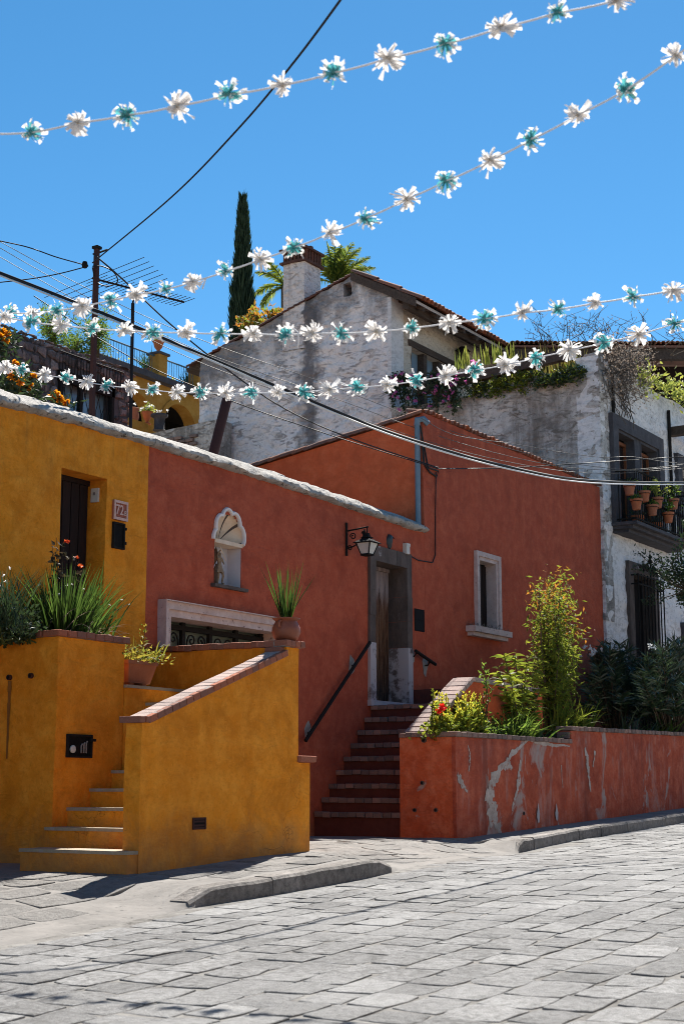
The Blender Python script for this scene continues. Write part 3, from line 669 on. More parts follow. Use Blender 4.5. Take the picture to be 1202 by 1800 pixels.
# ------------------------------------------------------------------ red garden wall with window, niche and door
uE = 18.93
zred = poly_z([(263, 777), (380, 812), (475, 842), (620, 890), (700, 917), (745, 931)], v=V0)
gw = thing('red_garden_wall', 'dark red plastered street wall with sloping mortar coping, stone framed window and old door', 'wall', (15, V0, gz(15)))
wu0, wu1 = P(294, 1100, v=V0).x, P(487, 1100, v=V0).x; wz = P(310, 1086, v=V0).z
nu0, nu1 = P(377, 1000, v=V0).x, P(424.5, 1000, v=V0).x; nz0 = P(400, 1031, v=V0).z; nzm = P(400, 953, v=V0).z; nr = (nu1-nu0)/2; nc = (nu0+nu1)/2
nzt = P(400, 903, v=V0).z; nh = nzt-nzm
do0, do1 = P(657, 1100, v=V0).x, P(713, 1100, v=V0).x; doz = P(685, 992, v=V0).z; dob = 2.16
holes = [(wu0, wu1, 1.9, wz, .30), (nu0, nu1, nz0, nzm, .20), (do0, do1, dob, doz, .33)]
for i in range(12):
    t0, t1 = i/12*.97, (i+1)/12*.97; hw = nr*math.sqrt(1-t0**2)*1.15
    if hw > .02: holes.append((nc-hw, nc+hw, nzm+nh*t0, nzm+nh*t1, .012))
part('wall', wallmb('v', V0+.004, V0+.9, ub+.001, uE, -.2, zred, holes, .2, .012), red, gw, 35)
coping(gw, ub+.01, uE-.01, zred, mortar)
# moulded stone window surround
win = part('window', MB().box((wu0, V0+.29, 1.9), (wu1, V0+.30, wz)), glassg, gw)
ow = (P(278, 1040, v=V0).x-wu0)
for (wd, off, pr, bk) in ((.079, -.004, .055, .28), (.085, .075, .09, .02), (abs(ow)-.16, .16, .13, .02)):
    for nm, m in frame_mb('v', V0+.004, wu0-off, wu1+off, 1.9, wz+off, wd, pr, bk): part('stone_surround', m, pink, gw)
for i in range(5):
    a = wu0+(wu1-wu0)*(.02+.24*i); part('iron_post', MB().box((a-.03, V0+.20, 1.9), (a+.03, V0+.245, wz)), iron, win)
part('iron_rail', MB().box((wu0, V0+.195, wz-.10), (wu1, V0+.25, wz-.045)), iron, win)
def spiral(mb, c, r0, a0, turns, sgn, pl, rr=.010, end=None):
    pts = []
    n = 16
    for i in range(n+1):
        t_ = i/n; g = a0+sgn*turns*2*math.pi*t_; r_ = r0*(1-.85*t_); pts.append(V((c[0]+r_*math.cos(g), pl, c[1]+r_*math.sin(g))))
    if end: pts = [V((end[0], pl, end[1]))]+pts
    mb.tube(pts, rr, 5)
for i in range(4):
    a = wu0+(wu1-wu0)*(.14+.24*i); m = MB()
    for sg in (-1, 1):
        spiral(m, (a+sg*.09, wz-.20), .075, math.pi/2-sg*math.pi/2, 1.3, sg, V0+.22)
        spiral(m, (a+sg*.13, wz-.45), .08, math.pi/2+sg*math.pi/2, 1.2, -sg, V0+.22)
        m.tube([V((a+sg*.17, V0+.22, wz-.2)), V((a+sg*.19, V0+.22, wz-.35)), V((a+sg*.05, V0+.22, wz-.5)), V((a-sg*.16, V0+.22, wz-.8)), V((a-sg*.1, V0+.22, wz-1.05))], .011, 5)
    part('iron_scroll', m, iron, win)
# niche: back, shell hood, scalloped rim, sill
part('niche_lining', MB().box((nu1-.004, V0+.012, nz0), (nu1+.002, V0+.206, nzm-.036)).box((nu0-.002, V0+.012, nz0), (nu0+.004, V0+.206, nzm-.036)), nichem, gw)
part('niche_back', MB().box((nu0-.02, V0+.205, nz0-.02), (nu1+.02, V0+.22, nzm+.02)), nichem, gw)
rimr = lambda ph: 1.09+.15*(abs(math.sin(4.5*ph))**.7-.42)
m = MB(); vs = []; NA, NB = 108, 10
for i in range(NA+1):
    ph = math.pi*i/NA; gr = max(0, 1-abs(math.sin(4.5*ph))/.30)
    for j in range(NB+1):
        ps = math.pi/2*j/NB; rr = rimr(ph)*math.cos(ps)*(1+.10*gr*math.sin(2*ps)); lobe = .045*(abs(math.sin(4.5*ph))**.5)*math.sin(2*ps)
        vs.append(V((nc+nr*math.cos(ph)*(rr-lobe), V0-.012+.17*math.sin(ps)-.02*math.sin(2*ps)*abs(math.sin(4.5*ph)), nzm+.012+nh*math.sin(ph)*(rr-lobe)*.985)))
for i in range(NA):
    mi_ = 1 if abs(math.sin(4.5*math.pi*(i+.5)/NA)) < .20 else 0
    m.add([], [], 0); m.f += [(i*(NB+1)+j, i*(NB+1)+j+1, (i+1)*(NB+1)+j+1, (i+1)*(NB+1)+j) for j in range(NB)]; m.m += [mi_]*NB
m.v = vs; part('shell_hood', m, [shellm, cantera], gw, 60)
m = MB(); m.tube([V((nc+nr*math.cos(ph)*rimr(ph), V0-.010, nzm+nh*math.sin(ph)*rimr(ph)*.985)) for ph in rng(0, math.pi, 108)], .026, 6); part('scalloped_rim', m, rimm, gw, 60)
part('niche_base_band', MB().box((nu0-.005, V0-.012, nzm-.035), (nu1+.005, V0+.19, nzm+.012)), shellm, gw)
part('niche_sill', MB().box((nu0-.06, V0-.06, nz0-.035), (nu1+.07, V0+.2, nz0+.002)), cantera, gw)
# door surround of brown stone blocks, faded planks
part('door_lining', MB().box((do0, V0+.32, dob), (do1, V0+.34, doz)), voidm, gw)
dg = part('door', MB().box((do0+.01, V0+.285, dob), (do1-.01, V0+.31, doz)), doorw, gw)
nP = 6
for i in range(nP):
    a = do0+.03+(do1-do0-.06)/nP*i; part('door_plank', MB().box((a+.005, V0+.262, dob+.04), (a+(do1-do0-.06)/nP-.005, V0+.284, doz-.06)), doorw, dg)
part('door_moulding', MB().box((do0+.01, V0+.25, doz-.055), (do1-.01, V0+.283, doz-.005)), doorw, dg)
km = MB(); kc = V((do0+.45*(do1-do0), V0+.25, (dob+doz)/2+.1))
km.tube([kc+V((.045*math.sin(g), 0, .06*math.cos(g))) for g in rng(0, 2*math.pi, 12)], .009, 5); part('knocker', km, iron, dg)
fo0, fo1 = P(647, 1100, v=V0).x, P(721, 1100, v=V0).x; foz = P(684, 966, v=V0).z
zz = [dob, dob+.78, dob+1.15, dob+1.5, doz]
for k in range(4):
    for (x0, x1) in ((fo0, do0), (do1, fo1)):
        e = R.uniform(-.006, .006)
        part('jamb_stone', MB().box((x0-(.004 if x0 == do1 else 0), V0-.035+e, zz[k]+.0015), (x1+(.004 if x1 == do0 else 0), V0+.325, zz[k+1]-.0015)), limed if k == 0 else cantera, gw)
for x0, x1 in ((fo0, (fo0+fo1)/2-.1), ((fo0+fo1)/2-.094, (fo0+fo1)/2+.16), ((fo0+fo1)/2+.166, fo1)): part('lintel_stone', MB().box((x0, V0-.04+R.uniform(0, .01), doz-.003), (x1, V0+.322, foz)), cantera, gw)
part('threshold', MB().box((fo0-.01, V0-.05, 2.085), (fo1+.01, V0+.3, dob)), paint_white, gw)

# statuette in the niche: winged figure with raised arm and a sword
sc_ = (nzm-nz0)*.78/1.75; so_ = V((nu0+.165, V0+.055, nz0+.002))
st_t = thing('angel_statue', 'small carved winged figure raising a sword, standing in the white shell niche', 'statue', so_)
sk = {'hip': (0, 0, .95, .10), 'belly': (.01, 0, 1.10, .10), 'chest': (.02, 0, 1.32, .12), 'neck': (.03, 0, 1.48, .05), 'head': (.05, -.01, 1.60, .085), 'top': (.05, 0, 1.70, .05),
      'shl': (-.12, 0, 1.40, .06), 'ell': (-.10, .02, 1.62, .045), 'hal': (.06, -.04, 1.82, .035), 'shr': (.15, -.05, 1.38, .06), 'elr': (.22, -.10, 1.18, .045), 'har': (.14, -.20, 1.08, .035),
      'hl': (-.08, 0, .88, .10), 'knl': (-.09, -.04, .50, .065), 'anl': (-.10, .02, .10, .042), 'tol': (-.10, -.12, .05, .04), 'hr': (.09, 0, .88, .10), 'knr': (.20, -.12, .55, .065), 'anr': (.24, 0, .16, .042), 'tor': (.28, -.13, .12, .04)}
ed = 'hip-belly belly-chest chest-neck neck-head head-top chest-shl shl-ell ell-hal chest-shr shr-elr elr-har hip-hl hl-knl knl-anl anl-tol hip-hr hr-knr knr-anr anr-tor'.split()
ks = list(sk); me = bpy.data.meshes.new('figure_body')
me.from_pydata([V(sk[k][:3])*sc_ for k in ks], [tuple(ks.index(x) for x in e.split('-')) for e in ed], []); me.materials.append(statm)
o = bpy.data.objects.new('figure_body', me); link(o, st_t); sm_ = o.modifiers.new('skin', 'SKIN'); o.modifiers.new('sub', 'SUBSURF').levels = 1
for i, k in enumerate(ks): me.skin_vertices[0].data[i].radius = (sk[k][3]*sc_,)*2
me.skin_vertices[0].data[0].use_root = True; o.modifiers['sub'].render_levels = 1
m = MB(); n = 18; vs = []
for r_, z_ in ((.11, 1.12), (.15, .98), (.21, .80), (.25, .66)):
    for j in range(n): g = 2*math.pi*j/n; rr = r_*(1+.16*math.sin(6*g)*(1.2-z_)*2.2); vs.append(so_+V((rr*math.cos(g)+.02, rr*math.sin(g)*.8, z_))*sc_)
m.add(vs, [(i*n+j, i*n+(j+1) % n, (i+1)*n+(j+1) % n, (i+1)*n+j) for i in range(3) for j in range(n)]); part('tunic', m, statm, st_t, 60)
for sg in (-1, 1):
    m = MB(); rt = V((-.05+sg*.05, .10, 1.36))
    for k in range(7):
        g = math.radians(118+k*24) if sg < 0 else math.radians(100+k*16); L = .62-.05*k
        e = rt+V((math.cos(g)*L*(1 if sg < 0 else .7), .06+.01*k, math.sin(g)*L)); m.tube([so_+rt*sc_, so_+rt.lerp(e, .5)*sc_+V((0, .006, .008)), so_+e*sc_], [.012*sc_*6, .012*sc_*7, .004*sc_*4], 5)
    part('wing', m, wingm, st_t, 50)
m = MB().tube([so_+V((.02, -.05, 1.98))*sc_, so_+V((.06, -.06, 1.84))*sc_, so_+V((.42, -.12, 1.30))*sc_], [.028*sc_, .034*sc_, .010*sc_], 5); part('sword', m, shellm, st_t)
m = MB().lathe(so_, [(.26*sc_, 0), (.30*sc_, .02*sc_), (.24*sc_, .07*sc_), (.12*sc_, .10*sc_)], 12); part('rock_base', m, wingm, st_t)
m = MB().tube([so_+V((-.2, .06, .05))*sc_, so_+V((-.24, .08, .4))*sc_, so_+V((-.2, .08, .8))*sc_, so_+V((-.12, .08, 1.1))*sc_], [.10*sc_, .13*sc_, .10*sc_, .05*sc_], 7); part('cloak', m, wingm, st_t, 50)

panel('wall_vent', 'black square vent opening in the red wall right beside the old wooden door', 'vent', 728, 1071, 745, 1110, V0, (voidm, black), .008, False, 1)
# wall lantern
lb = P(608, 950, v=V0); z1, z0 = P(608, 919, v=V0).z, P(608, 977, v=V0).z; arm_z = P(625, 930, v=V0-.2).z
la = thing('wall_lantern', 'black iron lantern with milky panes hanging from a scrolled bracket on the red wall', 'lantern', lb)
part('bracket_bar', MB().box((lb.x-.014, V0-.022, z0), (lb.x+.014, V0+.0, z1)), iron, la)
tipv = P(645, 930, u=lb.x).y
part('arm', MB().tube([(lb.x, V0-.01, arm_z), (lb.x, tipv-.02, arm_z+.03)], .011, 6), iron, la)
m = MB(); m.tube([V((lb.x, V0-.01-(V0-tipv)*.85*math.sin(g), z0+.10+(arm_z-z0-.10)*(1-math.cos(g)))) for g in rng(0, math.pi/2, 8)], .010, 5)
for c_, r_ in (((V0-.11, arm_z-.08), .05), ((tipv+.05, arm_z-.05), .035), ((V0-.06, z0+.10), .04)):
    m.tube([V((lb.x, c_[0]+r_*(1-.05*i)*math.cos(i*.6), c_[1]+r_*(1-.05*i)*math.sin(i*.6))) for i in range(15)], .008, 5)
part('scrollwork', m, iron, la)
lc = V((lb.x, tipv, 0)); zt = arm_z+.0
part('chain', MB().tube([lc+V((0, 0, arm_z+.03)), lc+V((0, 0, arm_z-.06))], .008, 5), iron, la)
lz = [P(643, y, u=lb.x).z for y in (940, 944, 954, 957, 974, 977)]
def ngon(r, z_): return [lc+V((r*math.cos(math.pi/4+math.pi/2*k), r*math.sin(math.pi/4+math.pi/2*k), z_)) for k in range(4)]
part('vent_cap', MB().hexa(ngon(.05, lz[1]), ngon(.035, lz[0]+.02)).hexa(ngon(.085, lz[1]-.014), ngon(.08, lz[1]-.001)), iron, la)
part('hood', MB().hexa(ngon(.185, lz[2]), ngon(.055, lz[1]-.015)).hexa(ngon(.195, lz[2]-.012), ngon(.19, lz[2]-.001)), iron, la)
T, Bm = ngon(.15, lz[2]-.013), ngon(.085, lz[4])
for k in range(4):
    k2 = (k+1) % 4; part('pane', MB().add([T[k].lerp(T[k2], .06), T[k].lerp(T[k2], .94), Bm[k].lerp(Bm[k2], .94), Bm[k].lerp(Bm[k2], .06)], [(0, 1, 2, 3)]), glassw, la)
    part('corner_bar', MB().tube([T[k], Bm[k]], .010, 5), iron, la)
part('base_ring', MB().hexa(ngon(.095, lz[5]), ngon(.095, lz[4])), iron, la)

# bird-shaped ornament and small box on the lintel
bb = P(685, 972, v=V0-.0); bt = P(685, 941, v=V0).z-foz
bd = thing('bird_ornament', 'dark teal bird-shaped ornament perched above the old wooden door', 'ornament', (bb.x, V0+.02, foz))
c0 = V((bb.x, V0+.03, foz))
part('body', MB().tube([c0, c0+V((0, 0, bt*.2)), c0+V((-.02, -.01, bt*.55)), c0+V((-.015, -.03, bt*.78)), c0+V((.0, -.03, bt*.92)), c0+V((.015, -.03, bt))], [.03, .055, .068, .055, .048, .02], 8), birdm, bd, 60)
part('beak', MB().tube([c0+V((.02, -.04, bt*.9)), c0+V((.10, -.05, bt*.84))], [.022, .004], 5), black, bd)
part('tail', MB().hexa([c0+V((-.02, .0, -.002)), c0+V((.035, .0, -.002)), c0+V((.035, .02, -.002)), c0+V((-.02, .02, -.002))], [c0+V((-.05, .0, bt*.3)), c0+V((.05, .0, bt*.3)), c0+V((.05, .03, bt*.3)), c0+V((-.05, .03, bt*.3))]), birdm, bd)
q = P(711, 967, v=V0)
sb = thing('junction_box', 'tiny white electrical box at the upper corner of the old door frame', 'electrical box', q)
part('case', MB().box((q.x-.045, V0-.06, foz-.01), (q.x+.045, V0+.01, foz+.13)), plastic, sb); part('lid', MB().box((q.x-.05, V0-.066, foz+.1), (q.x+.05, V0+.012, foz+.14)), plastic, sb)
# handrails with patched brackets
def handrail(label, a, b, brk):
    A_, B_ = P(*a, v=V0-.09), P(*b, v=V0-.09); t_ = thing('handrail', label, 'handrail', A_)
    part('rail', MB().tube([A_, B_], .024, 8), iron, t_)
    for f in brk:
        p = A_.lerp(B_, f); part('bracket', MB().tube([p, p+V((0, .05, -.06)), p+V((0, .095, -.06))], .012, 6), iron, t_)
        m = MB(); k = 9; m.add([p+V((0, .089, -.06))]+[p+V((.09*math.cos(g)*R.uniform(.6, 1.1), .089, -.06+.16*math.sin(g)*R.uniform(.6, 1.1))) for g in rng(0, 2*math.pi*(k-1)/k, k-1)], [(0, 1+i, 1+(i+1) % k) for i in range(k)]); part('cement_patch', m, concrete, t_)
handrail('long black iron handrail climbing the red wall up to the old door', (537, 1302), (650, 1129), (.12, .80))
handrail('short black iron handrail on the red wall between door and stair parapet', (730, 1144), (765, 1168), (.08, .75))

# ------------------------------------------------------------------ red stairs
rs = thing('red_staircase', 'steep dark red stairs with brick nosings leading up to the old wooden door', 'stairs', (16, 9.9, gz(16)))
for k in range(9):
    ua = 16.0+.172*k; zt = .706+.1733*k; ue = 18.6 if k == 8 else ua+.4
    o = part('step', MB().box((ua+.03, 9.249, .1 if k == 0 else zt-.5), (ue, V0+.001, zt-.064)), treadm, rs)
    bricks(o, (ua, V0-.004, zt-.064), (ua, 9.25, zt-.064), 10, (1, 0, 0), .2, .064, brickd, .008)
    if k == 8: part('landing', MB().box((ua+.2, 9.249, zt-.06), (ue+.9, V0, zt-.004)), treadm, o)
part('riser_end', MB().box((18.55, 9.3, 2.0), (19.4, V0-.002, 2.36)), treadm, rs)
# ------------------------------------------------------------------ red planter with stair parapet
VP_, UP = 8.477, 15.995
rp = thing('red_planter', 'long worn red plastered planter wall with peeling white patches and brick edging beside the stairs', 'planter', (UP, VP_, gz(UP)))
us_ = 19.375; zA, zB_ = 1.60, 1.775
part('wall', wallmb('v', VP_, VP_+.05, UP, us_, 0, zA, (), .18, .012), redp, rp, 35)
part('wall', wallmb('v', VP_+.001, VP_+.22, us_+.001, 33, 0, lambda a: zB_+.012*(a-us_), (), .25, .014), redp, rp, 35)
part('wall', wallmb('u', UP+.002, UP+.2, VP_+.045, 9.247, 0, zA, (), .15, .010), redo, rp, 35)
part('mortar', MB().box((UP-.015, VP_-.012, zA+.002), (us_, VP_+.2, zA+.045)).box((UP-.014, VP_+.202, zA+.003), (UP+.2, 9.247, zA+.046)), joint, rp)
bricks(rp, (UP-.03, VP_-.03, zA+.002), (us_, VP_-.03, zA+.002), 25, (0, 1, 0), .26, .058, brickd, .010)
bricks(rp, (UP-.03, 9.24, zA+.002), (UP-.03, VP_+.24, zA+.002), 6, (1, 0, 0), .24, .058, brickd, .010)
bricks(rp, (us_-.02, VP_-.03, zB_+.002), (32.9, VP_-.03, zB_+.002+.012*13.5), 98, (0, 1, 0), .26, .06, brickd, .010)
bricks(rp, (us_-.012, VP_+.01, zA+.065), (us_-.012, VP_+.22, zA+.065), 1, (1, 0, 0), .14, .10, brickd)
part('soil', MB().box((UP+.2, VP_+.2, .9), (us_, 8.998, zA-.05)).box((us_+.001, VP_+.2, .9), (19.6, 8.999, zB_-.04)).box((19.601, VP_+.2, .9), (33, V0, zB_-.04)), soil, rp)
pl0 = P(716, 1285, v=9.24); pl1 = P(801, 1190, v=9.24); ple = 19.6
m = MB()
for (x, zz_), (x2, z2) in zip(((UP+.01, pl0.z-.07), (pl0.x, pl0.z-.07), (pl1.x, pl1.z-.07)), ((pl0.x, pl0.z-.07), (pl1.x, pl1.z-.07), (ple, pl1.z-.12))):
    m.hexa([(x, 9.0, .5), (x2, 9.0, .5), (x2, 9.246, .5), (x, 9.246, .5)], [(x, 9.0, zz_), (x2, 9.0, z2), (x2, 9.246, z2), (x, 9.246, zz_)])
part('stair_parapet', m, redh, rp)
for (q0, q1, n) in ((V((pl0.x, 8.97, pl0.z-.068)), V((pl1.x, 8.97, pl1.z-.068)), 12), (V((pl1.x+.02, 8.97, pl1.z-.068)), V((ple, 8.97, pl1.z-.118)), 11)):
    bricks(rp, q0, q1, n, (0, 1, 0), .30, .065, brickp, .010)
for i, (x, y, uu) in enumerate(((745, 1301, 1), (742, 1376, 1), (729, 1424, 1), (766, 1424, 1), (919, 1430, 0))):
    q = P(x, y, u=UP) if uu else P(x, y, v=VP_)
    lab = ('drain stub just below the brick edge of the red planter', 'dark drain hole midway down the end of the red planter', 'low drain hole in the red planter end nearer the stairs', 'low drain hole in the red planter end nearer its corner', 'tall drain slot low in the long face of the red planter')[i]
    s = thing('drain_hole', lab, 'drain', q); dv_ = V((-1, 0, 0)) if uu else V((0, -1, 0))
    part('pipe_stub', MB().tube([q+dv_*.016, q-dv_*.02], .032 if i == 0 else .024, 10), cantera, s); part('mouth', MB().tube([q+dv_*.019, q+dv_*.0165], .022 if i == 0 else .017, 8), voidm, s)
for (x, y0, y1) in ((944, 1412, 1447), (976, 1412, 1443)):
    a, b = P(x, y0, v=VP_), P(x, y1, v=VP_); m = MB(); n = 8
    hh = a.z-b.z; L = [b+V((.045*math.cos(g)*R.uniform(.8, 1.1)*(1 if math.sin(g) < .3 else .55), -.019, hh*(.5+.5*math.sin(g))*R.uniform(.93, 1.03))) for g in rng(0, 2*math.pi*13/14, 13)]
    m.add(L, [tuple(range(13, -1, -1))]); part('limewash_patch', m, paint_white, rp)

# bare plaster showing where the paint has flaked away
def flake(parent, pts, wds, mat):
    n = 70; m = MB(); vs = []; sd = R.uniform(0, 50)
    def dp(a, z): return .012*(mn.noise(V((a*1.2, z*1.2, VP_)))*1.2+.5*mn.noise(V((a*3.6, z*3.6, VP_+5))))
    for i in range(n+1):
        f = i/n*(len(pts)-1); k = min(int(f), len(pts)-2); t = f-k
        x = pts[k][0]+(pts[k+1][0]-pts[k][0])*t; y = pts[k][1]+(pts[k+1][1]-pts[k][1])*t; w_ = (wds[k]+(wds[k+1]-wds[k])*t)*.0105
        c = P(x, y, v=VP_); d = P(pts[k+1][0], pts[k+1][1], v=VP_)-P(pts[k][0], pts[k][1], v=VP_); d.normalize(); nr_ = V((d.z, 0, -d.x))
        for sg in (-1, 1):
            r_ = max(.08, .75+.9*mn.noise(V((f*3.1, sg*4, sd)))+.55*mn.noise(V((f*11, sg*7, sd+3)))+R.uniform(-.12, .12)); p = c+nr_*sg*w_*.5*r_
            vs.append(V((p.x, VP_+dp(p.x, p.z)-.0055, p.z)))
    m.add(vs, [(2*i, 2*i+2, 2*i+3, 2*i+1) for i in range(n)]); part('bare_plaster_patch', m, mat, parent)
barem = simple('bare_plaster', (.26, .215, .19), (.56, .49, .45), 7, .95, .9, .012, spots=((.30, .12, .08), 9, .57))
for pts, wds in (([(928, 1300), (897, 1325), (870, 1362), (858, 1400), (868, 1440), (880, 1464)], [3, 9, 16, 18, 24, 6]), ([(804, 1360), (812, 1378), (822, 1392)], [13, 9, 3]), ([(914, 1336), (909, 1380), (898, 1425)], [5, 10, 4]),
                 ([(1028, 1314), (1034, 1350), (1038, 1392)], [7, 12, 4]), ([(1046, 1320), (1042, 1348)], [9, 3]), ([(930, 1302), (960, 1308), (1000, 1312)], [3, 7, 2]), ([(884, 1352), (893, 1345), (899, 1351)], [5, 9, 3]), ([(822, 1310), (826, 1330), (824, 1356)], [2, 4, 2]), ([(985, 1345), (988, 1385)], [3, 2])): flake(rp, pts, wds, barem)
# ------------------------------------------------------------------ red house
uW = 25.66
rh = thing('red_house', 'tall terracotta red plastered house with one small stone framed window and tiled roof edge', 'house', (19, V0, gz(19)))
zh = lambda a: 6.50
ru0, ru1 = P(840, 1040, v=V0).x, P(869, 1040, v=V0).x; rz0, rz1 = P(853, 1106, v=V0).z, P(853, 988, v=V0).z
part('wall', wallmb('v', V0+.002, V0+.055, uE+.001, uW, 1.0, 6.47, [(ru0, ru1, rz0, rz1, .32)], .22, .014), red, rh, 35)
pB = P(475, 808, u=uE+.01)
zl_ = lambda a: 6.44-(6.44-(pB.z-.05))*(a-V0)/(pB.y-V0)
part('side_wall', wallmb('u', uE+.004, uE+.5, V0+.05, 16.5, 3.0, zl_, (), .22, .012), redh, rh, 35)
part('roof', MB().hexa([(uE+.1, V0+.3, 6.2), (uW, V0+.3, 6.2), (uW, 16.6, 5.2), (uE+.1, 16.6, 5.2)], [(uE+.1, V0+.3, 6.3), (uW, V0+.3, 6.3), (uW, 16.6, 5.35), (uE+.1, 16.6, 5.35)]), tilem, rh)
def tile(parent, a, b, r, mat, name='roof_tile'):
    """one barrel tile from a down to b"""
    a, b = V(a), V(b); d = (b-a).normalized(); sd = d.cross(V((0, 0, 1))).normalized(); up = sd.cross(d); n = 6; vs = []
    for p, rr in ((a, r*.85), (b, r)):
        for th in (0, -.014):
            vs += [p+sd*(rr+th)*math.cos(math.pi*j/n)+up*(rr+th)*math.sin(math.pi*j/n) for j in range(n+1)]
    k = n+1
    fs = [(j, j+1, 2*k+j+1, 2*k+j) for j in range(n)]+[(k+j+1, k+j, 3*k+j, 3*k+j+1) for j in range(n)]+[(2*k+j, 2*k+j+1, 3*k+j+1, 3*k+j) for j in range(n)]
    c = (a+b)/2; me = MB().add(vs, fs).mesh(name, mat, c, 50); o = bpy.data.objects.new(name, me); link(o, parent); o.location = c-ORG[parent.name]
for i in range(50):
    a = uE+.06+(uW-uE-.1)*(i+.5)/50+R.uniform(-.01, .01); tile(rh, (a, V0+.35, 6.56+R.uniform(-.015, .015)), (a, V0-.03+R.uniform(-.02, .02), 6.475+R.uniform(-.012, .012)), .062, tilem)
n = 26
for i in range(n):
    f0, f1 = i/n, (i+1.15)/n; va, vb = V0+(16.4-V0)*f0, V0+(16.4-V0)*f1; tile(rh, (uE+.02, va, zl_(va)+.02), (uE+.02, vb, zl_(vb)+.005+R.uniform(-.01, .01)), .085, tilem)
wn_ = part('window', MB().box((ru0, V0+.17, rz0), (ru1, V0+.19, rz1)), voidm, rh)
for f in (.02, .27, .52, .77): part('shutter', MB().box((ru0+(ru1-ru0)*f, V0+.145, rz0+.02), (ru0+(ru1-ru0)*(f+.23), V0+.168, rz1-.03)), beam if f < .2 else darkdoor, wn_)
for (wd, off, pr, bk) in ((.059, -.004, .035, .165), (.075, .055, .06, .02)):
    for nm, m in frame_mb('v', V0, ru0-off, ru1+off, rz0, rz1+off, wd, pr, bk): part('stone_'+nm, m, pink, rh)
sx0, sx1 = P(829, 1115, v=V0-.1).x, P(894, 1120, v=V0-.1).x
part('window_sill', MB().box((sx0, V0-.16, rz0-.09), (sx1, V0+.02, rz0-.003)).box((sx0+.05, V0-.11, rz0-.15), (sx1-.05, V0+.02, rz0-.092)), pink, rh)
m = MB()
for _ in range(140): p = V((R.uniform(sx0, sx1), V0-R.uniform(.0, .14), rz0+.0)); m.blade(p, (R.gauss(0, .5), R.gauss(0, .5), 1), R.uniform(.02, .09), .008, .6, 2)
solo('dry_moss', m, leaf_dry, 'dark dry moss tufts along the sill of the small red house window', 'moss', (sx0, V0-.1, rz0), kind='stuff')
# conduit and cables on the red house corner
p1, p0 = P(733, 742, u=uE-.05), P(735, 925, u=uE-.05)
cd = thing('conduit_pipe', 'blue grey electrical conduit standing against the corner of the red house', 'pipe', p0)
part('tube', MB().tube([p0, p1], .042, 8), pipe, cd, 50); part('weather_head', MB().tube([p1+V((0, 0, -.05)), p1+V((0, 0, .03)), p1+V((.06, -.07, .05)), p1+V((.12, -.12, -.02))], [.05, .055, .05, .045], 8), pipe, cd, 50)
def wallcable(label, pts, r=.008, mat=blackc, v=V0-.012):
    pp = [P(x, y, v=v) for x, y in pts]; return solo('wall_cable', MB().tube(pp, r, 5), mat, label, 'cable', pp[0])
wallcable('thin black cable running down the red house to the white box over the door', [(766, 830), (765, 900), (765, 975), (760, 989), (735, 985), (712, 972)])
wallcable('tangle of black service cable drooping under the conduit head on the red house', [(738, 748), (746, 790), (752, 822), (770, 828), (767, 838), (755, 830), (745, 815), (742, 780)], .014)
# ------------------------------------------------------------------ white house and gabled house behind
UG = 25.6; VG = 14.96
wh = thing('white_house', 'weathered white stucco corner house with planted roof terrace, stone framed windows and balcony', 'house', (UG, V0, 1))
ztw = lambda v: lerp([10.4, 10.78, 10.80, 11.6, 12.7, 13.6, 14.96], [9.08, 9.05, 8.78, 8.80, 8.68, 8.55, 8.60], v)
part('side_wall', wallmb('u', UG, UG+.4, V0-.06, VG, 4.0, ztw, (), .07, .045, 1.6, rough=True), dirty, wh, 50)
fx = lambda x, y: P(x, y, v=V0-.06).x
wu0, wu1 = fx(1080, 800), fx(1151, 800); wz1, wz0 = P(1085, 757, v=V0-.06).z, P(1078, 918, v=V0-.06).z
lu0, lu1 = fx(1108, 1080), fx(1147, 1080); lz1, lz0 = P(1128, 1012, v=V0-.06).z, 1.9
rx0 = fx(1188, 900)
ztf = lambda a: 8.98+.03*math.sin(a*3)
part('front_wall', wallmb('v', V0-.06, V0+.4, UG+.004, 42, .6, ztf, [(wu0, wu1, wz0, wz1, .35), (lu0, lu1, lz0, lz1, .35), (rx0+.25, rx0+1.6, wz0, wz1-.1, .35), (rx0+.2, rx0+1.5, .9, 4.1, .35)], .07, .032, 1.6, rough=True), white, wh, 50)
win = part('window', MB().box((wu0, V0+.12, wz0), (wu1, V0+.14, wz1)), glassd, wh)
mid = (wu0+wu1)/2
for (x0, x1) in ((wu0, mid-.12), (mid+.12, wu1)):
    for k in range(2):
        a0 = x0+(x1-x0)*k/2+.02; a1 = x0+(x1-x0)*(k+1)/2-.02
        for nm, m in frame_mb('v', V0+.118, a0+.06, a1-.06, wz0+.05, wz1-.18, .06, .05, 0, 'LRTB'): part('casement', m, woodw, win)
part('mullion', MB().box((mid-.13, V0-.10, wz0), (mid+.13, V0+.11, wz1)), darkst, wh)
for nm, m in frame_mb('v', V0-.06, wu0, wu1, wz0-.02, wz1, .26, .09, .02, 'LRT'): part('stone_'+nm, m, darkst, wh)
for (x0, x1) in ((wu0, mid-.13), (mid+.13, wu1)):
    for nm, m in frame_mb('v', V0-.06, x0+.001, x1-.001, wz0-.02, wz1-.001, -.05, .05, .17, 'LRT'): part('stone_inner_'+nm, m, darkst, wh)
part('door_glass', MB().box((rx0+.25, V0+.26, wz0), (rx0+1.6, V0+.28, wz1)), glassd, wh); part('room_shade', MB().box((rx0+.2, V0+.26, .9), (rx0+1.5, V0+.28, 4.1)), voidm, wh)
